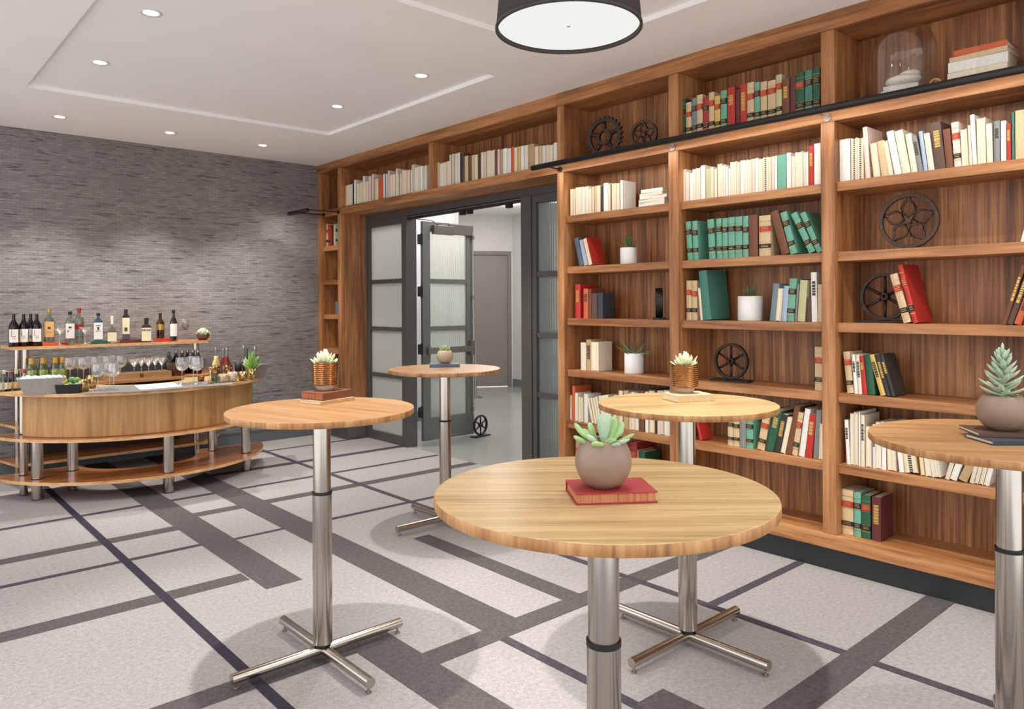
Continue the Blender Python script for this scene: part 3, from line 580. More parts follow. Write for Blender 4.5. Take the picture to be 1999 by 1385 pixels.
def gear(loc,R,rz,label):
    e=tag(empty('toothed_gear',loc,rz),label,'gear'); M=Matrix.Translation((0,0,R+.004))@Matrix.Rotation(PI/2,4,'X')
    n=26; out=[]
    for k in range(n):
        for f,rr in ((0,.88),(.2,.88),(.45,1.0),(.6,.99),(.8,.88)):
            a=2*PI*(k+f)/n; out.append((a,R*rr))
    b=B(); v=[];f=[];m=len(out)
    for zz in (-.012,.012):
        v+=[(r*math.cos(a),r*math.sin(a),zz) for a,r in out]; v+=[(R*.72*math.cos(a),R*.72*math.sin(a),zz) for a,r in out]
    for i in range(m):
        j=(i+1)%m
        f+=[(i,j,m+j,m+i),(2*m+j,2*m+i,3*m+i,3*m+j),(j,i,2*m+i,2*m+j),(m+i,m+j,3*m+j,3*m+i)]
    b.add(v,f,0,False,M); b.obj('toothed_rim',gear_m,e)
    b=B(); b.lathe([(R*.26,-.014),(R*.38,-.014),(R*.38,.014),(R*.26,.014)],30,0,M,closed=True,sm=False); b.obj('hub_ring',gear_m,e)
    for k in range(5):
        a=2*PI*k/5+.3; b=B(); b.tube([(R*.36*math.cos(a),R*.36*math.sin(a),0),(R*.76*math.cos(a),R*.76*math.sin(a),0)],[.02,.013],8,0,False,M); b.obj('spoke',gear_m,e)
gear((4.33,onx(1180,265,4.33)[1],F1),.162,RZ+.2,'large dark toothed gear standing on the uppermost shelf of the left bay')
spoked('spoked_wheel',(4.32,7.86,F1),.16,math.radians(60),'dark wheel in the top of the corner tower',dark,6,False,.03)
# ---------------------------------------------------------------- plants
leafg=plain('succulent_green',(150,182,120),.5,0,.12,25); leafp=plain('succulent_pale',(206,216,178),.55,0,.08,25); leafb=plain('succulent_blue_green',(164,184,158),.6,0,.1,30); grassg=plain('grass_green',(96,118,74),.6,0,.12,30); aloeg=plain('aloe_green',(128,176,72),.5,0,.12,25); leafd=plain('succulent_deep',(112,150,104),.5,0,.14,25)
def rosette(b,z,R,n,L,w,t,el0,el1,mi=0,rr=None,cv=.25):
    rr=rr or random.Random(1)
    for k in range(n):
        u=k/max(1,n-1); a=k*2.39996; el=math.radians(el0+(el1-el0)*u)
        d=(math.cos(a)*math.cos(el),math.sin(a)*math.cos(el),math.sin(el))
        b.leaf((math.cos(a)*R*(1-u)*.5,math.sin(a)*R*(1-u)*.5,z+.3*L*u),d,L*(.75+.4*rr.random()),w,t,mi,cv)
def cylpot(x,y,z,r,h,label,kind):
    e=tag(empty('potted_plant',(x,y,z)),label,'plant'); rr=random.Random(int(x*1000+y*777))
    b=B(); b.lathe([(.001,0),(r*.97,0),(r,.004),(r,h-.002),(r-.002,h),(r-.005,h-.002),(r-.006,h*.88),(.001,h*.88)],32); b.obj('pot',white_p,e)
    b=B()
    if kind=='agave': rosette(b,h*.88,.02,16,.10,.012,.006,18,85,0,rr)
    elif kind=='airplant':
        for k in range(26):
            a=k*2.4; el=math.radians(10+60*rr.random()); d=Vector((math.cos(a)*math.cos(el),math.sin(a)*math.cos(el),math.sin(el))); p=Vector((0,0,h*.85))+Vector((d.x,d.y,0))*.02
            L=.10+.05*rr.random(); sd=Vector((rr.uniform(-.4,.4),rr.uniform(-.4,.4),rr.uniform(-.3,.5)))
            b.tube([p,p+d*L*.5,p+d*L+sd*L*.35],[.003,.0025,.001],5)
    else:
        for k in range(22):
            a=k*2.4; q=.035*math.sqrt(rr.random()); L=.07+.04*rr.random(); p=Vector((math.cos(a)*q,math.sin(a)*q,h*.85)); sd=Vector((math.cos(a)*.3,math.sin(a)*.3,0))
            b.tube([p,p+Vector((0,0,L*.6))+sd*L*.2,p+Vector((0,0,L*.95))+sd*L*.7],[.0035,.003,.001],5)
    b.obj('leaves',{'agave':grassg,'airplant':leafd,'grass':grassg}[kind],e); return e
cylpot(4.33,onx(1222.5,515,4.30)[1],ST[3],.064,.125,'small spiky plant in a white cylinder pot, second shelf left bay','agave')
cylpot(4.33,onx(1233,725,4.30)[1],ST[1],.072,.150,'wiry air plant in a white cylinder pot, fourth shelf left bay','airplant')
cylpot(4.33,onx(1460,625,4.30)[1],ST[2],.078,.158,'grassy plant in a white cylinder pot, third shelf middle bay','grass')
def roundpot(x,y,z,r,h,mat,label,kind,open_=.72):
    e=tag(empty('potted_plant',(x,y,z)),label,'plant'); rr=random.Random(int(x*991))
    prof=[(.001,0),(r*.46,0),(r*.50,.004)]
    for i in range(1,12):
        a=-1.02+i*(1.02+.78)/11; prof.append((r*math.cos(a)/math.cos(0),h*.54+h*.62*math.sin(a)))
    top=prof[-1]; prof+= [(top[0]-.004,top[1]+.001),(top[0]-.007,top[1]-.004),(top[0]-.006,top[1]-.02),(.001,top[1]-.022)]
    b=B(); b.lathe(prof,48); b.obj('pot',mat,e)
    b=B(); b.cyl(top[0]-.008,top[1]-.03,top[1]-.012,32); b.obj('soil',soil,e); zt=top[1]-.014
    b=B()
    if kind=='paddle':
        for k,(a,el,L,w,x,y) in enumerate([(172,42,.075,.036,-.02,0),(185,20,.06,.034,-.02,-.01),(92,86,.082,.034,.002,0),(60,60,.075,.034,.012,.0),(30,48,.07,.034,.015,0),(-20,12,.07,.026,0,-.01),(-35,22,.05,.026,-.01,-.02),(5,16,.075,.022,.01,0),(215,35,.05,.03,-.01,-.015),(150,60,.06,.028,-.01,.01),(-60,35,.04,.026,0,-.02),(20,30,.06,.03,.01,.02),(130,30,.055,.03,-.015,.02),(250,20,.045,.03,-.01,-.025),(-75,15,.045,.024,.015,-.02)]):
            a=math.radians(a-41); el=math.radians(el); d=(math.cos(a)*math.cos(el),math.sin(a)*math.cos(el),math.sin(el))
            c_,s_=math.cos(math.radians(-41)),math.sin(math.radians(-41))
            b.leaf((x*c_-y*s_,x*s_+y*c_,zt),d,L*.92,w,w*.38,1 if k%3==2 else 0,.10,None,True)
        b.obj('leaves',[leafg,leafb],e)
    elif kind=='tree':
        b.tube([(0,0,zt-.01),(.002,0,zt+.08),(0,0,zt+.148)],[.005,.004,.003],6,1)
        for k in range(38):
            u=k/38; a=k*2.4; zz=zt+.012+.135*u; el=math.radians(4+38*u); L=.082*(1-u*.6)
            b.leaf((0,0,zz),(math.cos(a)*math.cos(el),math.sin(a)*math.cos(el),math.sin(el)),L,.019,.011,0,.3)
        b.leaf((0,0,zt+.14),(0,0,1),.05,.02,.01,0,.0)
        for k in range(7): b.leaf((-.03+.012*k,-.02,zt),(math.cos(k),math.sin(k),.3),.03,.016,.01,2,.2)
        b.obj('leaves',[leafb,leafb,aloeg],e)
    else:
        for k in range(16):
            a=k*2.4; el=math.radians(25+55*k/16); b.leaf((0,0,zt),(math.cos(a)*math.cos(el),math.sin(a)*math.cos(el),math.sin(el)),.055,.03,.012,0,.2)
        b.obj('leaves',[leafg],e)
    return e
# on the nearest table
p=onz(1191,948,ZT+.026); flatbook(p[0],p[1],ZT,.188,.138,.026,math.radians(180-36),'rd','red book with worn pages under the round pot on the nearest table',None,0,wood('rust_pages',(150,84,52),(188,122,84),(206,146,104),(900,900,3),.7))
p=onz(1184,951,ZT+.027); roundpot(p[0],p[1]+.01,ZT+.0268,.066,.112,grey_p,'paddle-leaved succulent in a round grey pot on the red book','paddle')
# copper basket pots
def basket(x,y,z,label,rz=0):
    e=tag(empty('potted_plant',(x,y,z),rz),label,'plant'); r=.062
    b=B(); b.lathe([(.001,0),(.032,0),(.036,.004),(.05,.03),(.001,.03)],32); b.obj('pot_base',tan_p,e)
    b=B(); rr=random.Random(3)
    prof=[]
    for i in range(23):
        q=i/22; prof.append((r*(.93+.09*q)+(.0022 if i%2 else 0),.028+.105*q))
    b.lathe(prof+[(prof[-1][0]-.004,.133),(prof[0][0]-.004,.03)],40,closed=True,sm=False)
    b.obj('copper_sleeve',brass,e)
    b=B(); b.cyl(.052,.10,.118,24); b.obj('soil',soil,e)
    b=B(); rosette(b,.120,.055,34,.052,.024,.010,14,85,0,rr,.3); b.obj('leaves',[leafp],e)
p=onz(638,784,ZT); flatbook(p[0]-.003,p[1]-.01,ZT,.21,.15,.016,math.radians(14),'t2','thin tan book lowest under the left copper basket')
flatbook(p[0]+.0,p[1]+.0,ZT+.0166,.195,.14,.034,math.radians(18),'br','thick brown book with red edges under the left copper basket',None,0,wood('red_pages',(120,60,36),(160,92,60),(180,116,80),(900,900,3),.7))
basket(p[0]+.0,p[1]+.015,ZT+.0512,'rosette succulent in a copper basket pot on brown books, left table')
p=onz(1340,781,ZT); flatbook(p[0]-.006,p[1]-.012,ZT,.19,.14,.032,math.radians(-25),'t','tan book under the copper basket on the table beside the bookcase')
basket(p[0]+.004,p[1]+.01,ZT+.0326,'pale rosette succulent in a copper basket pot on tan book by the bookcase')
p=onz(868,716,ZT); flatbook(p[0],p[1],ZT,.215,.15,.022,math.radians(-36),'bl','slate blue book on the far table before the doorway'); roundpot(p[0]+.01,p[1]+.01,ZT+.0226,.060,.095,tan_p,'small succulent in a round tan pot on the far table','small')
p=onz(1962,858,ZT); flatbook(p[0]-.03,p[1]-.02,ZT,.20,.15,.014,math.radians(-42),'nv','thin dark book lowest on the right edge table'); flatbook(p[0]+.02,p[1]+.01,ZT+.0146,.21,.16,.014,math.radians(-52),'br2','thin brown book on top of the dark one, right edge table')
roundpot(p[0]+.015,p[1]+.01,ZT+.0292,.078,.115,grey_p,'tree-shaped silvery succulent in round grey bowl on the right edge table','tree')
# ---------------------------------------------------------------- glass dome with contents
p=(4.348,1.635,F1)
e=tag(empty('glass_dome',p),'tall glass cloche dome on the uppermost shelf of the right bay','dome')
b=B(); R_=.163; out=[(R_,.0),(R_,.265)]+[(R_*math.cos(a),.265+.155*math.sin(a)) for a in [k*PI/2/9 for k in range(1,9)]]+[(.001,.42)]
b.lathe(out,48); b.obj('glass_bell',glass('dome_glass',(250,250,250),.10),e)
b=B(); b.lathe([(R_-.004,.002),(R_+.004,.002),(R_+.004,.010),(R_-.004,.010)],48,closed=True); b.obj('glass_rim',clear,e)
flatbook(4.34,1.66,F1,.20,.15,.042,math.radians(-60),'w','white book lying under the glass dome, lowest of two'); flatbook(4.34,1.645,F1+.0426,.17,.13,.032,math.radians(-75),'w2','white book under the glass dome, on top of the other')
b=B(); b.ball((0,0,0),.075,10,0,(1.1,1.25,.42)); b.ball((.01,-.03,.03),.045,8,0,(1.2,1.2,.5)); tag(b.obj('folded_cloth',plain('white_cloth',(236,230,216),.8,0,.05,50,.5),None,(4.34,1.635,F1+.1085)),'crumpled white cloth on the white books inside the dome','cloth')
b=B(); M=Matrix.Translation((4.275,1.455,F1+.0305))@Matrix.Rotation(math.radians(25),4,'Z')@Matrix.Rotation(PI/2,4,'Y')
b.lathe([(.03,-.03),(.03,.16),(.022,.16),(.022,-.03)],20,closed=True,M=M); b.lathe([(.012,-.03),(.012,.16),(.008,.16),(.008,-.03)],12,closed=True,M=M)
tag(b.obj('paper_scroll',plain('old_paper',(206,160,112),.7,0,.1,40)),'rolled old paper scroll lying beside the glass dome','scroll')
# ---------------------------------------------------------------- black rail light along the bookcase
e=tag(empty('picture_rail_light',(4.02,2.4,2.612)),'long black round rail lamp in front of the bookcase','lamp'); L0=Vector(e.location)
def loc(b_,n,m,par,L,**k): o=b_.obj(n,m,par,**k); o.location=-L; return o
b=B(); b.tube([(4.02,4.28,2.612),(4.02,.2,2.612)],.0205,20); loc(b,'rail',dark,e,L0)
for y in (4.13,3.055,1.985,.92):
    b=B(); b.tube([(4.03,y,2.606),(4.178,y,2.60)],.0055,8); b.cyl(.022,0,.009,20,0,Matrix.Translation((4.180,y,2.60))@Matrix.Rotation(-PI/2,4,'Y')); loc(b,'wall_bracket',steel if y<4 else dark,e,L0)
lamp('rail_lamp','AREA',(4.03-L0.x,2.3-L0.y,2.588-L0.z),RAIL_W,e,(0,math.radians(-28),0),col=(1,.95,.89),shape='RECTANGLE',size=.03,size_y=3.9)
# short lamp over the strip wall
e=tag(empty('picture_rail_light',(3.76,7.83,2.60)),'short black rail lamp projecting by the strip wall in the corner','lamp'); L0=Vector(e.location)
b=B(); b.tube([(3.76,7.60,2.585),(3.76,8.06,2.585)],.022,14); loc(b,'rail',black,e,L0)
for y in (7.68,8.03):
    b=B(); b.tube([(3.77,y,2.60),(4.176,y,2.602)],.006,8); b.cyl(.022,0,.009,16,0,Matrix.Translation((4.179,y,2.602))@Matrix.Rotation(-PI/2,4,'Y')); loc(b,'wall_bracket',dark,e,L0)
lamp('corner_lamp','AREA',(0.,-.02,-.05),4,e,(math.radians(12),math.radians(8),0),shape='RECTANGLE',size=.04,size_y=.4)
# ---------------------------------------------------------------- pendant drums
rp=.303
def pendant(x,y,label):
    e=tag(empty('pendant_lamp',(x,y,2.695)),label,'lamp')
    b=B(); b.lathe([(rp,0),(rp-.028,.30),(rp-.032,.30),(rp-.006,.0)],72,closed=True); b.lathe([(rp-.008,-.004),(rp+.003,-.004),(rp+.003,.007),(rp-.008,.007)],72,closed=True); b.obj('lamp_shade',plain('shade_fabric',(62,56,52),.8,0,.06,300),e)
    b=B(); b.cyl(rp-.010,.012,.016,72); b.obj('diffuser',DIFF,e)
    b=B(); b.cyl(.008,.009,.013,14); b.obj('finial',plain('finial',(214,212,208),.4),e)
    b=B(); b.cyl(.008,.016,.53,10); b.cyl(.06,.53,.553,20); b.obj('pendant_stem',dark,e)
    lamp('pendant_uplight','POINT',(.05,0,.16),UP_W,e,(0,0,0),shadow_soft_size=.05,col=(1,.985,.97))
    lamp('pendant_light','AREA',(0,0,-.01),PEND_W,e,(0,0,0),shape='DISK',size=.5)
DIFF=emit('diffuser_glow',(255,253,250),.9); UP_W=70
pendant(2.25,2.17,'large dark drum pendant lamp with glowing white diffuser')
pendant(-.75,2.17,'added unseen drum pendant lamp out left of the camera')  # this and the next pendants: unseen, added so the ceiling gets brighter
pendant(2.25,-.95,'added unseen drum pendant lamp behind the camera')
pendant(-.75,5.3,'added unseen drum pendant lamp out left, towards the strip wall')
# ---------------------------------------------------------------- recessed downlights
lens=emit('downlight_lens',(255,248,236),14); trim=plain('trim_white',(226,222,216),.4,0,.01)
DLS=[(1.30,4.571,.03),(1.30,5.735,.03),(1.378,7.48,0),(2.298,7.50,0),(3.204,7.48,0),(3.10,5.712,.03),(3.15,4.541,.03),(1.42,3.08,.03),(3.06,2.10,.03),(1.5,1.25,.03),(3.1,.75,.03),(.2,5.7,0),(.2,3.05,0),(.2,7.5,0),(.2,1.2,0),(1.8,0,0),(3.3,-.3,0)]
for i,(x,y,dz) in enumerate(DLS):
    z=ZC+dz; e=tag(empty('recessed_downlight',(x,y,z)),None,'ceiling light','recessed ceiling downlights')
    b=B(); b.lathe([(.040,-.001),(.058,-.001),(.056,-.007),(.042,-.004)],28,closed=True); b.obj('trim_ring',trim,e)
    b=B(); b.cyl(.037,-.0035,-.0015,24); b.obj('lens',lens,e)
    OUTL=['above the left amber cocktail table','above the table beside the bookcase','added unseen above the nearest cocktail table','added unseen above the right edge table','added unseen out left of the far tray','added unseen out left of the near tray','added unseen out left along the strip wall','added unseen out left of the camera','added unseen behind the camera','added unseen at the rear near the bookcase']  # those labelled added are extra out-of-view lamps put in for light
    nm=['ceiling downlight in the far tray, nearest to its left front corner','ceiling downlight in the far tray, at its left rear','ceiling downlight near the strip wall above left end of the bar','ceiling downlight near the strip wall above right end of the bar','ceiling downlight near the corner bookcase tower and strip wall','ceiling downlight in the far tray, right rear near the doorway','ceiling downlight in the far tray, right front near the doorway'][i] if i<7 else 'recessed ceiling downlight '+OUTL[i-7]
    e['label']=nm
    lamp('downlight','SPOT',(0,0,-.02),DL_W*(4.2 if i in (2,3,4) else 7.5 if i in (7,8) else 5 if i==6 else 2.2 if i==10 else 1.0 if y<7 else 1.3),e,(0,0,0),spot_size=math.radians(126 if i==10 else 96 if i==6 else 64 if i==8 else 60 if i==7 else 66 if y<7 else 84),spot_blend=.6,shadow_soft_size=.035)
# ---------------------------------------------------------------- hallway lights and things
e=tag(empty('ceiling_spotlight',tuple(onz(976,401,3.16))),'bright round spotlight on the hallway ceiling','ceiling light')
b=B(); b.cyl(.07,.0,.038,20); b.obj('lens',emit('hall_lens',(255,252,246),30),e)
lamp('hall_spot','POINT',(0,0,-.06),HALL_W*.5,e,(0,0,0),shadow_soft_size=.08,col=(1,.96,.92))
lamp('hall_fill_light','AREA',(7.6,8.9,3.17),HALL_W*1.6,None,(0,0,0),shape='RECTANGLE',size=1.6,size_y=2.4,col=(1,.97,.94))  # added area fill that brightens the hall, no fixture there
lamp('hall_fill_light','AREA',(5.5,6.9,3.17),HALL_W*2.3,None,(0,0,0),shape='RECTANGLE',size=1.2,size_y=2.4,col=(1,.97,.94))  # second added fill, lights the frosted sidelite from behind
q=onz(928,777,0); e=tag(empty('stanchion_post',tuple(q)),'slim silver post standing on the hallway floor','post')
b=B(); b.cyl(.12,0,.012,24); b.cyl(.05,.012,.03,20); b.obj('base_disc',steel,e); b=B(); b.cyl(.024,.012,.90,14); b.cyl(.03,.90,.93,14); b.obj('post',steel,e)
# ---------------------------------------------------------------- bar
e=tag(empty('bar_counter',(1.98,7.0,0)),'curved wooden bar on steel legs before the strip wall','bar counter'); L0=Vector(e.location)
CX,CYY=1.98,7.58
def cres(R,ych,rin=None,a0=None):
    out=[]; s=math.asin((CYY-ych)/R)
    for i in range(49):
        a=PI+s+(PI-2*s)*i/48; out.append((CX+R*math.cos(a),CYY+R*math.sin(a)))
    if rin:
        for i in range(33):
            a=-i*PI/32; out.append((CX+rin*math.cos(a),ych+.03+rin*math.sin(a)*.96))
    return out
for nm,z0,z1,R,ri in (('lower_deck',.140,.165,1.155,.50),('middle_deck',.475,.500,1.155,.50),('counter_top',.836,.862,1.165,.38)):
    b=B(); b.prism(cres(R,7.32,ri),z0,z1,0,1); loc(b,nm,[cher if z1<.8 else bam,cedge],e,L0)
b=B(); out=cres(1.06,7.10); inn=cres(1.045,7.10); b.prism(out+inn[::-1],.503,.836); loc(b,'front_panel',birch,e,L0)
for x,y,z1 in ((1.12,6.99,.475),(1.40,7.15,.836),(1.97,6.51,.475),(2.77,6.88,.475),(2.58,7.21,.836),(1.06,7.22,.836)):
    b=B(); r=.042 if (x,y)!=(1.06,7.22) else .03; b.cyl(r,.006,z1,28,0,Matrix.Translation((x,y,0))); b.cyl(r*1.02,0,.006,28,1,Matrix.Translation((x,y,0)))
    for zz in (.165,.5): 
        if z1>zz: b.cyl(r*1.04,zz,zz+.006,28,1,Matrix.Translation((x,y,0)))
    loc(b,'leg',[tube_m,black],e,L0)
e=tag(empty('back_bar_shelf',(1.98,7.9,0)),'stepped wooden back shelf unit with bottles behind the bar','shelf unit'); L0=Vector(e.location)
poly=[(1.00,8.12),(1.09,7.72),(2.74,7.72),(2.98,8.12)]
for nm,z0,z1,pl in (('lower_shelf',.140,.165,poly),('middle_shelf',.470,.495,poly),('glass_shelf',.836,.862,[(1.02,8.12),(1.16,7.46),(2.64,7.50),(2.90,8.12)]),('top_shelf',1.165,1.19,[(1.02,8.13),(1.06,7.72),(2.72,7.72),(2.90,8.13)])):
    b=B(); b.prism(pl,z0,z1,0,1); loc(b,nm,[cher,cedge],e,L0)
for x,y in ((1.16,7.78),(1.14,8.06),(2.62,7.78),(2.72,8.06)):
    b=B(); b.cyl(.027,0,1.165,20,0,Matrix.Translation((x,y,0))); loc(b,'post',tube_m,e,L0)
b=B(); b.box(1.25,2.55,8.075,8.09,.165,.836); loc(b,'back_board',plain('bar_back',(44,28,20),.6),e,L0)
ZB=.8625; ZS=1.1905
# bottles
labw=plain('label_white',(232,228,222),.6,0,.03,40); labt=plain('label_tan',(214,170,112),.6,0,.05,40); labc=plain('label_cream',(226,214,180),.6,0,.05,40); capw=plain('cap_white',(230,226,216),.4); capr=plain('cap_red',(150,26,34),.4); capg=plain('cap_gold',(190,150,80),.35,.7)
liq={'amber':plain('whiskey',(104,40,18),.1),'yellow':plain('juice_yellow',(216,196,120),.4),'red':plain('juice_red',(120,12,18),.3)}
def bottle(px,py,z,h,r,g,cap,label,group,Y=None,neck=.3,shoulder=.62,lab=None,labz=(.12,.55),liquid=None,sq=False,caph=.1,art=None,cat='bottle'):
    q=ony(px,py,Y) if Y else onz(px,py,z); e=tag(empty('bottle',(q[0],q[1],z+.0004)),label,cat,group)
    e.rotation_euler=(0,0,math.atan2(q[1],q[0])-PI/2)   # label towards the room
    rn=r*neck; n=4 if sq else 22
    M=Matrix.Rotation(PI/4,4,'Z') if sq else None; k=1.28 if sq else 1
    prof=[(.001,0),(r*.94*k,0),(r*k,.006),(r*k,h*shoulder),(r*k*.93,h*(shoulder+.05)),(rn*1.5,h*(shoulder+.16)),(rn,h*(shoulder+.22)),(rn,h*(1-caph*.3))]
    b=B(); b.lathe(prof,n,0,M,sm=not sq); b.obj('glass_body',g,e)
    if liquid: b=B(); b.lathe([(.001,.004),(r*.9*k,.004),(r*.95*k,.01),(r*.95*k,h*(shoulder-.04)),(.001,h*(shoulder-.04))],n,0,M,sm=not sq); b.obj('liquid',liquid,e)
    if cap: b=B(); b.cyl(rn*1.25,h*(1-caph),h,16); b.obj('cap',cap,e)
    if lab:
        b=B()
        if sq: w=r*.86; b.box(-w,w,-r*.915,-r*.905,h*labz[0],h*labz[1])
        else:
            v=[];f=[]
            for i in range(13):
                a=-PI/2-1.05+2.1*i/12
                v+=[(math.cos(a)*r*1.012,math.sin(a)*r*1.012,h*labz[0]),(math.cos(a)*r*1.012,math.sin(a)*r*1.012,h*labz[1])]
            for i in range(12): f.append((2*i,2*i+2,2*i+3,2*i+1))
            b.add(v,f,0,True)
        o=b.obj('paper_label',lab,e)
        if art:
            b=B(); yy=-r*(.92 if sq else 1.03)
            for (x0,x1,z0,z1) in art: b.box(x0*r,x1*r,yy-.0012,yy,h*z0,h*z1)
            b.obj('label_print',inkd,o)
    return e
GW='bottles on the top back bar shelf'
art1=[(-.5,-.42,.3,.5),(-.3,.4,.3,.31),(-.3,.4,.25,.26)]
for i,(px,Y) in enumerate(((27,7.82),(46.5,7.84),(60,7.93),(72,7.82))):
    bottle(px,672,ZS,.295,.038,winebottle,None,['leftmost dark wine bottle of four at the left end of the top shelf','dark wine bottle second from left, left end of the top shelf','dark wine bottle set back behind the others on the top shelf','dark wine bottle rightmost of four, beside the tan-labelled bottle'][i],GW,Y,.32,.6,labw,(.13,.52),art=art1)
def sbook(px,Y,lx,t,c,label,z=ZS):
    q=ony(px,668,Y); return flatbook(q[0],q[1],z,lx,.12,t,.05,c,label,'flat books under the bottles')
sbook(96,7.84,.125,.028,'or_','orange book lying flat under the tan-labelled bottle')
sbook(119,7.88,.10,.022,'r','small red book lying flat beside the tan-labelled bottle')
sbook(193,7.84,.17,.026,'dg','green book lying flat under the square blue bottle')
sbook(252,7.84,.20,.030,'mr','maroon book lying flat under the tall amber bottle')
sbook(320,7.84,.19,.030,'r','bright red book lying flat beside the amber whiskey bottles')
bottle(96,664,ZS+.0285,.30,.044,clearb,capg,'clear spirit bottle with tan label and gold stopper on an orange book',GW,7.84,.3,.62,labt,(.16,.62),art=[(-.25,.25,.4,.47),(-.5,.5,.3,.31)])
bottle(137,671,ZS,.305,.040,clearb,black,'clear bottle with white label and black cap beside the red-capped one',GW,7.80,.32,.66,labw,(.2,.64),art=[(-.3,.3,.5,.55),(-.5,-.3,.38,.44)])
bottle(155,668,ZS,.335,.040,clearb,capr,'clear bottle with tall red cap on the top shelf',GW,7.90,.3,.66,capr,(.42,.55),caph=.14)
bottle(192,662,ZS+.0265,.26,.042,blue_g,black,'square pale blue gin bottle standing on the green book',GW,7.84,.3,.66,labw,(.06,.66),None,True,art=[(-.45,.45,.55,.57),(-.2,.2,.4,.5),(-.5,.5,.36,.37)])
bottle(219,668,ZS,.26,.043,clearb,capw,'squat clear bottle with slim white stopper and cream label',GW,7.80,.2,.42,labc,(.08,.40),None,True,.30)
bottle(246,664,ZS+.0305,.29,.036,amber_g,black,'tall bottle with black seal on cream label standing on maroon book',GW,7.84,.34,.70,labc,(.18,.72),None,True,.17,art=[(-.35,.35,.28,.4)])
kb=bottle(286,668,ZS,.235,.048,amber_g,black,'square whiskey bottle whose cream label has black capital letters',GW,7.80,.32,.60,labc,(.06,.60),liq['amber'],True,.22)
def text(s,size,parent,x,z,y,m):
    c=bpy.data.curves.new('lettering','FONT'); c.body=s; c.size=size; c.align_x='CENTER'; c.align_y='CENTER'; c.extrude=.0004; c.materials.append(m); c.offset=.0006
    o=bpy.data.objects.new('lettering_curve',c); COL.objects.link(o); me=bpy.data.meshes.new_from_object(o.evaluated_get(bpy.context.evaluated_depsgraph_get())); bpy.data.objects.remove(o); o=bpy.data.objects.new('lettering',me); COL.objects.link(o); o.parent=parent; o.location=(x,y,z); o.rotation_euler=(PI/2,0,0); return o
text('KNOB',.026,kb,0,.118,-.048*.93,inkb); 
bottle(313,657,ZS+.0305,.25,.038,amber_g,black,'round whiskey bottle with gold banner label on the bright red book',GW,7.84,.3,.60,capg,(.34,.56),liq['amber'],caph=.2)
bottle(339,668,ZS,.31,.036,olive_g,black,'tall dark green bottle with pinkish label near the right end',GW,7.80,.34,.58,labw,(.16,.56),plain('dark_wine',(24,22,10),.2))
def wglass(px,py,z,h,r,kind,label,group,Y=None):
    q=ony(px,py,Y) if Y else onz(px,py,z); e=tag(empty('wine_glass' if kind=='w' else 'martini_glass',(q[0],q[1],z+.0004)),label,'glass',group)
    if kind=='w': pr=[(.001,h*.5),(r*.45,h*.52),(r*.85,h*.60),(r,h*.72),(r*.97,h*.85),(r*.86,h)]
    else: pr=[(.001,h*.56),(r*.12,h*.58),(r,h)]
    b=B(); b.lathe(pr,24); b.obj('bowl',clear,e)
    b=B(); b.lathe([(.001,.002),(r*.75,.0),(r*.72,.004),(.008,.010),(.0035,.03),(.0035,h*.45),(.006,h*.5),(.001,h*.52)],16); b.obj('stem',clear,e); return e
wglass(117,668,ZS,.16,.052,'m','martini glass on the top shelf between two clear bottles','martini glasses on the top back bar shelf',7.76)
wglass(166,668,ZS,.16,.052,'m','martini glass on the top shelf left of the blue bottle','martini glasses on the top back bar shelf',7.76)
wglass(361,662,ZS,.215,.046,'w','empty wine glass on top shelf between dark green bottle and succulent','glasses on the back bar')
q=ony(396,661,7.86); e=tag(empty('potted_plant',(q[0],q[1],ZS)),'globe bowl filled with pale succulents on the top back bar shelf','plant')
b=B(); b.lathe([(.001,0),(.04,0),(.062,.03),(.066,.055),(.060,.078),(.056,.078),(.06,.055),(.05,.02),(.001,.015)],28); b.obj('pot',plain('bowl_brown',(96,72,58),.3),e)
b=B(); rr=random.Random(9)
for k in range(46):
    a=k*2.4; el=math.radians(5+80*k/46); b.leaf((0,0,.045),(math.cos(a)*math.cos(el),math.sin(a)*math.cos(el),math.sin(el)*.9),.078,.030,.014,0,.1)
b.obj('leaves',leafp,e)
# riser shelf: decanters, glasses, box, bucket
GG='pale green bottles with gold stoppers on the lower back bar shelf'
for i,px in enumerate((62,84,108,122)):
    bottle(px,738,ZB,.225,.040,glass('pale_green_glass%d'%i,(190,206,150),.16),capg,['leftmost','second','third','rightmost'][i]+' pale green bottle with gold stopper under the top shelf, left end',GG,7.70,.55,.58,None,caph=.22,liquid=plain('olive_liquid',(176,186,100),.3))
GR='wine glasses crowded on the lower back bar shelf'
k=0
for px,Y in ((137,7.62),(152,7.70),(163,7.58),(175,7.70),(186,7.60),(198,7.72),(209,7.60),(221,7.70),(236,7.60)):
    wglass(px,742,ZB,.22,.050,'w','%s wine glass from the left in the crowd on the lower back shelf'%ordn(k),GR,Y); k+=1
q0,q1=ony(200,742,7.60),ony(330,737,7.60)
e=tag(empty('wooden_box',((q0[0]+q1[0])/2,7.62,ZB)),'low wooden box on the lower back shelf holding martini glasses','box'); w=(q1[0]-q0[0])/2
b=B(); b.box(-w,w,-.10,-.088,0,.055); b.box(-w,w,.088,.10,0,.055); b.box(-w,-w+.012,-.088,.088,0,.055); b.box(w-.012,w,-.088,.088,0,.055); b.box(-w+.012,w-.012,-.088,.088,0,.006); b.obj('crate',bam,e)
b=B(); b.box(w*.02,w*.14,-.102,-.1002,.012,.045); b.obj('inlay',plain('box_plaque',(120,66,40),.5),e)
k=0
for px,Y in ((262,7.58),(276,7.66),(290,7.58),(303,7.67),(316,7.60)):
    wglass(px,735,ZB+.008,.175,.058,'m','%s martini glass from the left standing in the wooden box'%ordn(k),'martini glasses in the wooden box',Y); k+=1
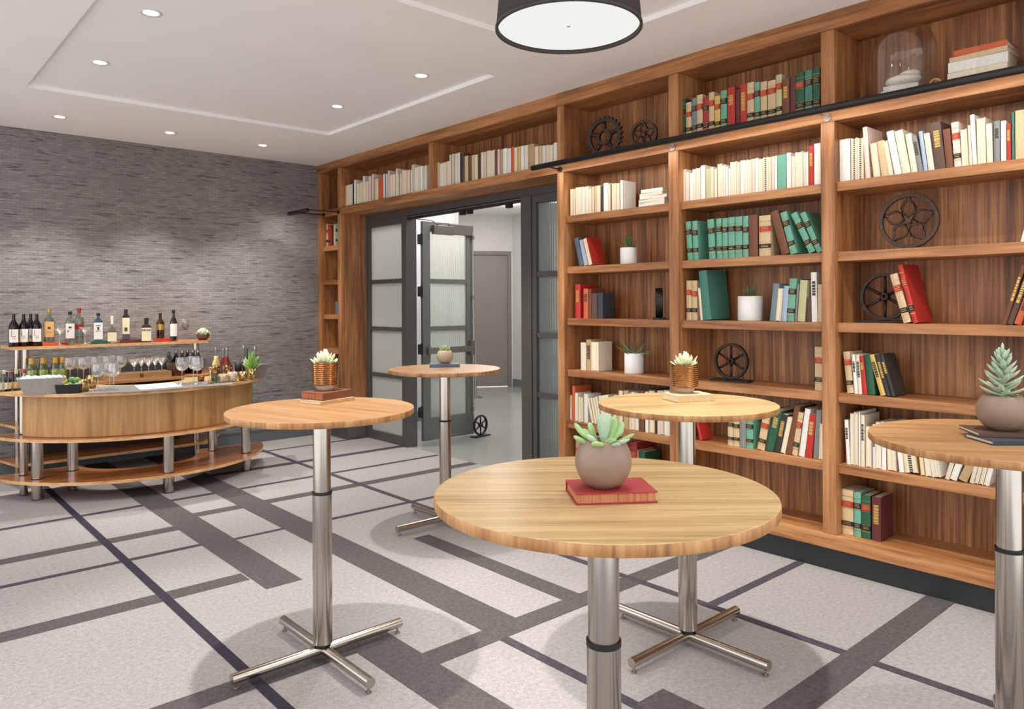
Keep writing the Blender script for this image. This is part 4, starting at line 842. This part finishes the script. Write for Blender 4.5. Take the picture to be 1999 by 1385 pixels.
q=ony(344,735,7.62); e=tag(empty('ice_bucket',(q[0],q[1],ZB)),'ribbed dark bucket on the lower back shelf beside dark bottles','bucket')
b=B(); pr=[(.001,0),(.065,0),(.078,.125),(.074,.125),(.062,.006),(.001,.006)]; b.lathe(pr,24,sm=False); 
for kk in range(24): a=2*PI*kk/24; b.tube([(.066*math.cos(a),.066*math.sin(a),.004),(.079*math.cos(a),.079*math.sin(a),.124)],.004,5)
b.obj('bucket_body',plain('bucket',(110,84,78),.3,.8,.1),e)
for i,(px,Y,c) in enumerate(((330,7.76,green_g),(344,7.80,winebottle),(356,7.72,winebottle),(366,7.80,winebottle),(377,7.72,winebottle),(387,7.68,winebottle))):
    bottle(px,735,ZB,.235,.034,c,steel if i else None,['green bottle behind the ribbed bucket','dark bottle right behind the ribbed bucket','dark bottle with silver cap right of the bucket','dark bottle with silver cap set back right of the bucket','dark bottle with silver cap behind the wine glass pair','rightmost dark bottle beside the right post of the back bar'][i],'dark bottles on the lower back bar shelf',Y,.36,.6)
# counter things
def onc(px,py): return onz(px,py,ZB)
q=onc(80,771); e=tag(empty('ice_tub',(q[0]+.02,q[1]+.10,ZB+.0004),math.radians(-8)),'grey rectangular tub of ice on the left end of the bar','tub')
b=B(); 
def frus(b,w0,d0,w1,d1,h,t,mi=0):
    v=[(-w0,-d0,0),(w0,-d0,0),(w0,d0,0),(-w0,d0,0),(-w1,-d1,h),(w1,-d1,h),(w1,d1,h),(-w1,d1,h),(-w1+t,-d1+t,h),(w1-t,-d1+t,h),(w1-t,d1-t,h),(-w1+t,d1-t,h),(-w0+t,-d0+t,t),(w0-t,-d0+t,t),(w0-t,d0-t,t),(-w0+t,d0-t,t)]
    f=[(3,2,1,0),(0,1,5,4),(1,2,6,5),(2,3,7,6),(3,0,4,7),(4,5,9,8),(5,6,10,9),(6,7,11,10),(7,4,8,11),(8,9,13,12),(9,10,14,13),(10,11,15,14),(11,8,12,15),(12,13,14,15)]
    b.add(v,f,mi)
frus(b,.115,.075,.165,.10,.125,.012); b.obj('tub_body',grey_cov,e,bevel=.003)
b=B(); rr=random.Random(5)
for kk in range(90):
    M=Matrix.Translation((rr.uniform(-.13,.13),rr.uniform(-.07,.07),.105+rr.uniform(0,.022)))@Matrix.Rotation(rr.uniform(0,3),4,'X')@Matrix.Rotation(rr.uniform(0,3),4,'Y'); b.box(-.012,.012,-.012,.012,-.012,.012,0,M)
tag(b.obj('ice',plain('ice_white',(226,232,236),.15,0,.1)),None,None,None,'stuff').parent=e
q=onc(133,769); e=tag(empty('black_tray_box',(q[0]+.03,q[1]+.08,ZB+.0004),math.radians(-22)),'black square box of limes and lemons on the bar','box')
b=B(); frus(b,.080,.075,.090,.085,.07,.007); b.obj('box_body',black,e,bevel=.002)
BX=Vector(e.location)
fr=[(0,-.02,.055,'lime'),(.03,.03,.06,'lime'),(-.035,.02,.058,'lemon'),(.05,-.02,.05,'lime'),(-.02,-.045,.045,'lemon'),(.01,.01,.095,'lime'),(.045,.01,.09,'lime'),(-.045,-.01,.088,'lemon')]
for i,(x,y,z,k_) in enumerate(fr):
    b=B(); b.ball((0,0,0),.028,10,0,(1.12,1,1)); nm=['front lime','rear right lime','rear lemon','right edge lime','front corner lemon','topmost dark lime','upper right lime','upper left lemon'][i]
    R2=Matrix.Rotation(math.radians(-22),3,'Z')@Vector((x,y,z))
    tag(b.obj(k_,plain('lime_skin',(92,136,64),.45,0,.12,50) if k_=='lime' else plain('lemon_skin',(216,190,96),.45,0,.06,50),None,tuple(BX+R2)),nm+' in the black box on the bar','fruit','limes and lemons in the black box')
def votive(px,py,r,h,m,label,grp='gold and glass votives on the bar',open_=True):
    q=onc(px,py); b=B(); b.lathe([(.001,0),(r*.82,0),(r*.95,h*.3),(r,h*.7),(r*.92,h),(r*.86,h),(r*.93,h*.7),(r*.86,h*.3),(r*.74,.006),(.001,.006)],24)
    return tag(b.obj('votive_holder',m,None,(q[0],q[1]+r,ZB+.0004)),label,'candle holder',grp)
votive(164,766,.052,.095,goldg,'mottled gold votive holder between limes and grey mat')
votive(181,759,.040,.105,goldg,'slim gold votive holder behind the mottled one')
for i,(px,py) in enumerate(((191,763),(214,760),(222,762))): wglass(px,py,ZB,.215,.047,'w',['left','middle','right'][i]+' wine glass of three standing on the left grey mat','wine glasses standing on the grey mats')
for i,(px,py) in enumerate(((355.5,751),(378,747.5),(385,751))): wglass(px,py,ZB,.235,.054,'w',['left','rear middle','right'][i]+' wine glass of three standing on the right grey mat','wine glasses standing on the grey mats')
def sheet(pts,t,m,name,label,cat,grp=None,z=ZB):
    P=[onz(x,y,z)[:2] for x,y in pts]; c=np.mean(P,axis=0); b=B(); b.prism([(p[0]-c[0],p[1]-c[1]) for p in P],0,t); return tag(b.obj(name,m,None,(c[0],c[1],z+.0003)),label,cat,grp)
mat_m=plain('bar_mat',(120,116,114),.5,0,.05,60)
sheet([(158,770),(280,765),(262,753),(192,757)],.003,mat_m,'bar_mat','left grey rectangular mat on the bar front','mat','grey mats on the bar')
sheet([(282,765),(372,757.5),(362,747.5),(264,753)],.003,mat_m,'bar_mat','middle grey mat under the white menu card on the bar','mat','grey mats on the bar')
sheet([(374,757),(457,751.5),(440,743),(364,747)],.003,mat_m,'bar_mat','right grey mat on the bar under wine glasses','mat','grey mats on the bar')
sheet([(274,762),(357,755),(336,747.5),(262,753.5)],.002,labw,'menu_card','blank-looking white menu sheet lying on the middle grey mat','paper',None,ZB+.0036)
q=onc(411,750); b=B(); b.lathe([(.001,0),(.022,0),(.024,.004),(.008,.065),(.008,.075),(.02,.14),(.018,.14),(.006,.078),(.001,.077)],20); tag(b.obj('jigger',goldg,None,(q[0],q[1],ZB+.004)),'tall gold double jigger at the right of the wine glasses','jigger')
GC='carafes at the right end of the bar'
for px,py,h,l,lab in ((422,738,.285,liq['yellow'],'flip-top carafe of pale yellow juice at the right end'),(436,736,.27,liq['red'],'flip-top carafe of red juice set just behind the yellow one'),(443,739,.285,liq['red'],'flip-top carafe of red juice right of the yellow one')):
    bottle(px,py,ZB,h,.046,clearb,steel,lab,GC,None,.28,.36,None,(0,0),None,caph=.05,cat='carafe')
    e=[o for o in COL.objects if o.get('label')==lab][0]
    b=B(); b.lathe([(.001,.004),(.042,.004),(.044,.02),(.044,h*.36),(.020,h*.62),(.016,h*.72),(.001,h*.72)],22); b.obj('juice',l,e)
bottle(482,734,ZB,.27,.036,green_g,None,'green water bottle with round white label behind the aloe',GC,None,.34,.5,labw,(.42,.6),plain('water_green',(40,110,80),.15))
bottle(476,732,ZB,.29,.036,clearb,steel,'clear swing-top bottle left of the green bottle',GC,None,.34,.45)
bottle(498,734,ZB,.285,.040,clearb,steel,'clear swing-top bottle right of the green bottle near bucket',GC,None,.3,.42)
def tumbler(px,py,r,h,m,label,grp):
    q=onc(px,py); b=B(); b.lathe([(.001,0),(r*.85,0),(r,h),(r-.003,h),(r*.85-.003,.006),(.001,.006)],22); return tag(b.obj('tumbler',m,None,(q[0],q[1]+r,ZB+.0004)),label,'cup',grp)
GT='metal tumblers on the right of the bar'
tumbler(424,743,.040,.125,brass,'copper tumbler before the yellow carafe',GT); tumbler(449,740,.038,.125,brass,'copper tumbler before the red carafe',GT)
tumbler(468,735,.033,.13,black,'tall black tumbler left of the aloe plant',GT); tumbler(395,746,.03,.05,brass,'low copper cup behind the gold jigger',GT)
votive(421,749,.036,.075,glass('greenish_jar',(190,214,190),.2),'clear greenish votive jar beside the jigger'); votive(439,748,.042,.075,plain('tan_votive',(204,176,140),.3,.3,.2,60),'cloudy tan votive jar second from left of right row')
votive(457.5,746,.045,.085,plain('pearl_votive',(206,190,170),.3,.2,.3,90),'pearly beaded votive jar in the middle of right row'); votive(478,744,.044,.08,goldg,'mottled gold votive at the right of the pearly one')
q=onc(495,741); e=tag(empty('potted_plant',(q[0],q[1]+.04,ZB)),'green aloe in a gold pot at the right end of the bar','plant')
b=B(); b.lathe([(.001,0),(.034,0),(.043,.10),(.040,.10),(.032,.03),(.001,.03)],24); b.obj('pot',goldg,e); b=B(); rosette(b,.085,.01,22,.13,.022,.010,25,85,0,random.Random(4),.1); b.obj('leaves',aloeg,e)
q=onc(512,738); e=tag(empty('wedge_bucket',(q[0]-.03,q[1]+.06,ZB+.0004),.2),'grey flared bucket at the extreme right end of the bar','bucket'); b=B(); frus(b,.05,.05,.09,.08,.125,.008); b.obj('bucket_body',plain('bucket_grey',(128,112,110),.5),e,bevel=.002)
# miniature bottles in a wire rack at the left end
q=onc(18,765); e=tag(empty('wire_rack',(q[0],q[1]+.10,ZB+.0004),.2),'silver wire rack at the left end of the bar','rack')
b=B()
for z in (.02,.16): b.tube([(-.18,-.08,z),(.16,-.08,z),(.16,.08,z),(-.18,.08,z)],.003,6,0,True)
for x in (-.18,-.1,-.02,.07,.16):
    for y in (-.08,.08): b.tube([(x,y,0),(x,y,.16)],.0025,5)
b.obj('wire_frame',steel,e); RL=Vector(e.location); RM=Matrix.Rotation(.2,3,'Z')
rr=random.Random(8)
for i in range(10):
    x=-.14+.062*(i%5)+.005; y=-.04+.075*(i//5); v=RL+RM@Vector((x,y,.0)); c=[amber_g,clearb,winebottle,green_g,clearb,amber_g,clearb,clearb,amber_g,green_g][i]
    ex=tag(empty('small_bottle',tuple(v)),'%s small bottle from left in the %s row of the wire rack'%(ordn(i%5),'front' if i<5 else 'rear'),'bottle','small bottles in the wire rack')
    b=B(); b.lathe([(.001,0),(.022,0),(.024,.004),(.024,.085),(.009,.115),(.009,.14)],16); b.obj('glass_body',c,ex); b=B(); b.cyl(.012,.135,.165,12); b.obj('cap',[capr,capg,black,capw][i%4],ex)
    b=B(); b.cyl(.0246,.02,.07,16); b.obj('paper_label',[labt,labw,labc][i%3],ex)
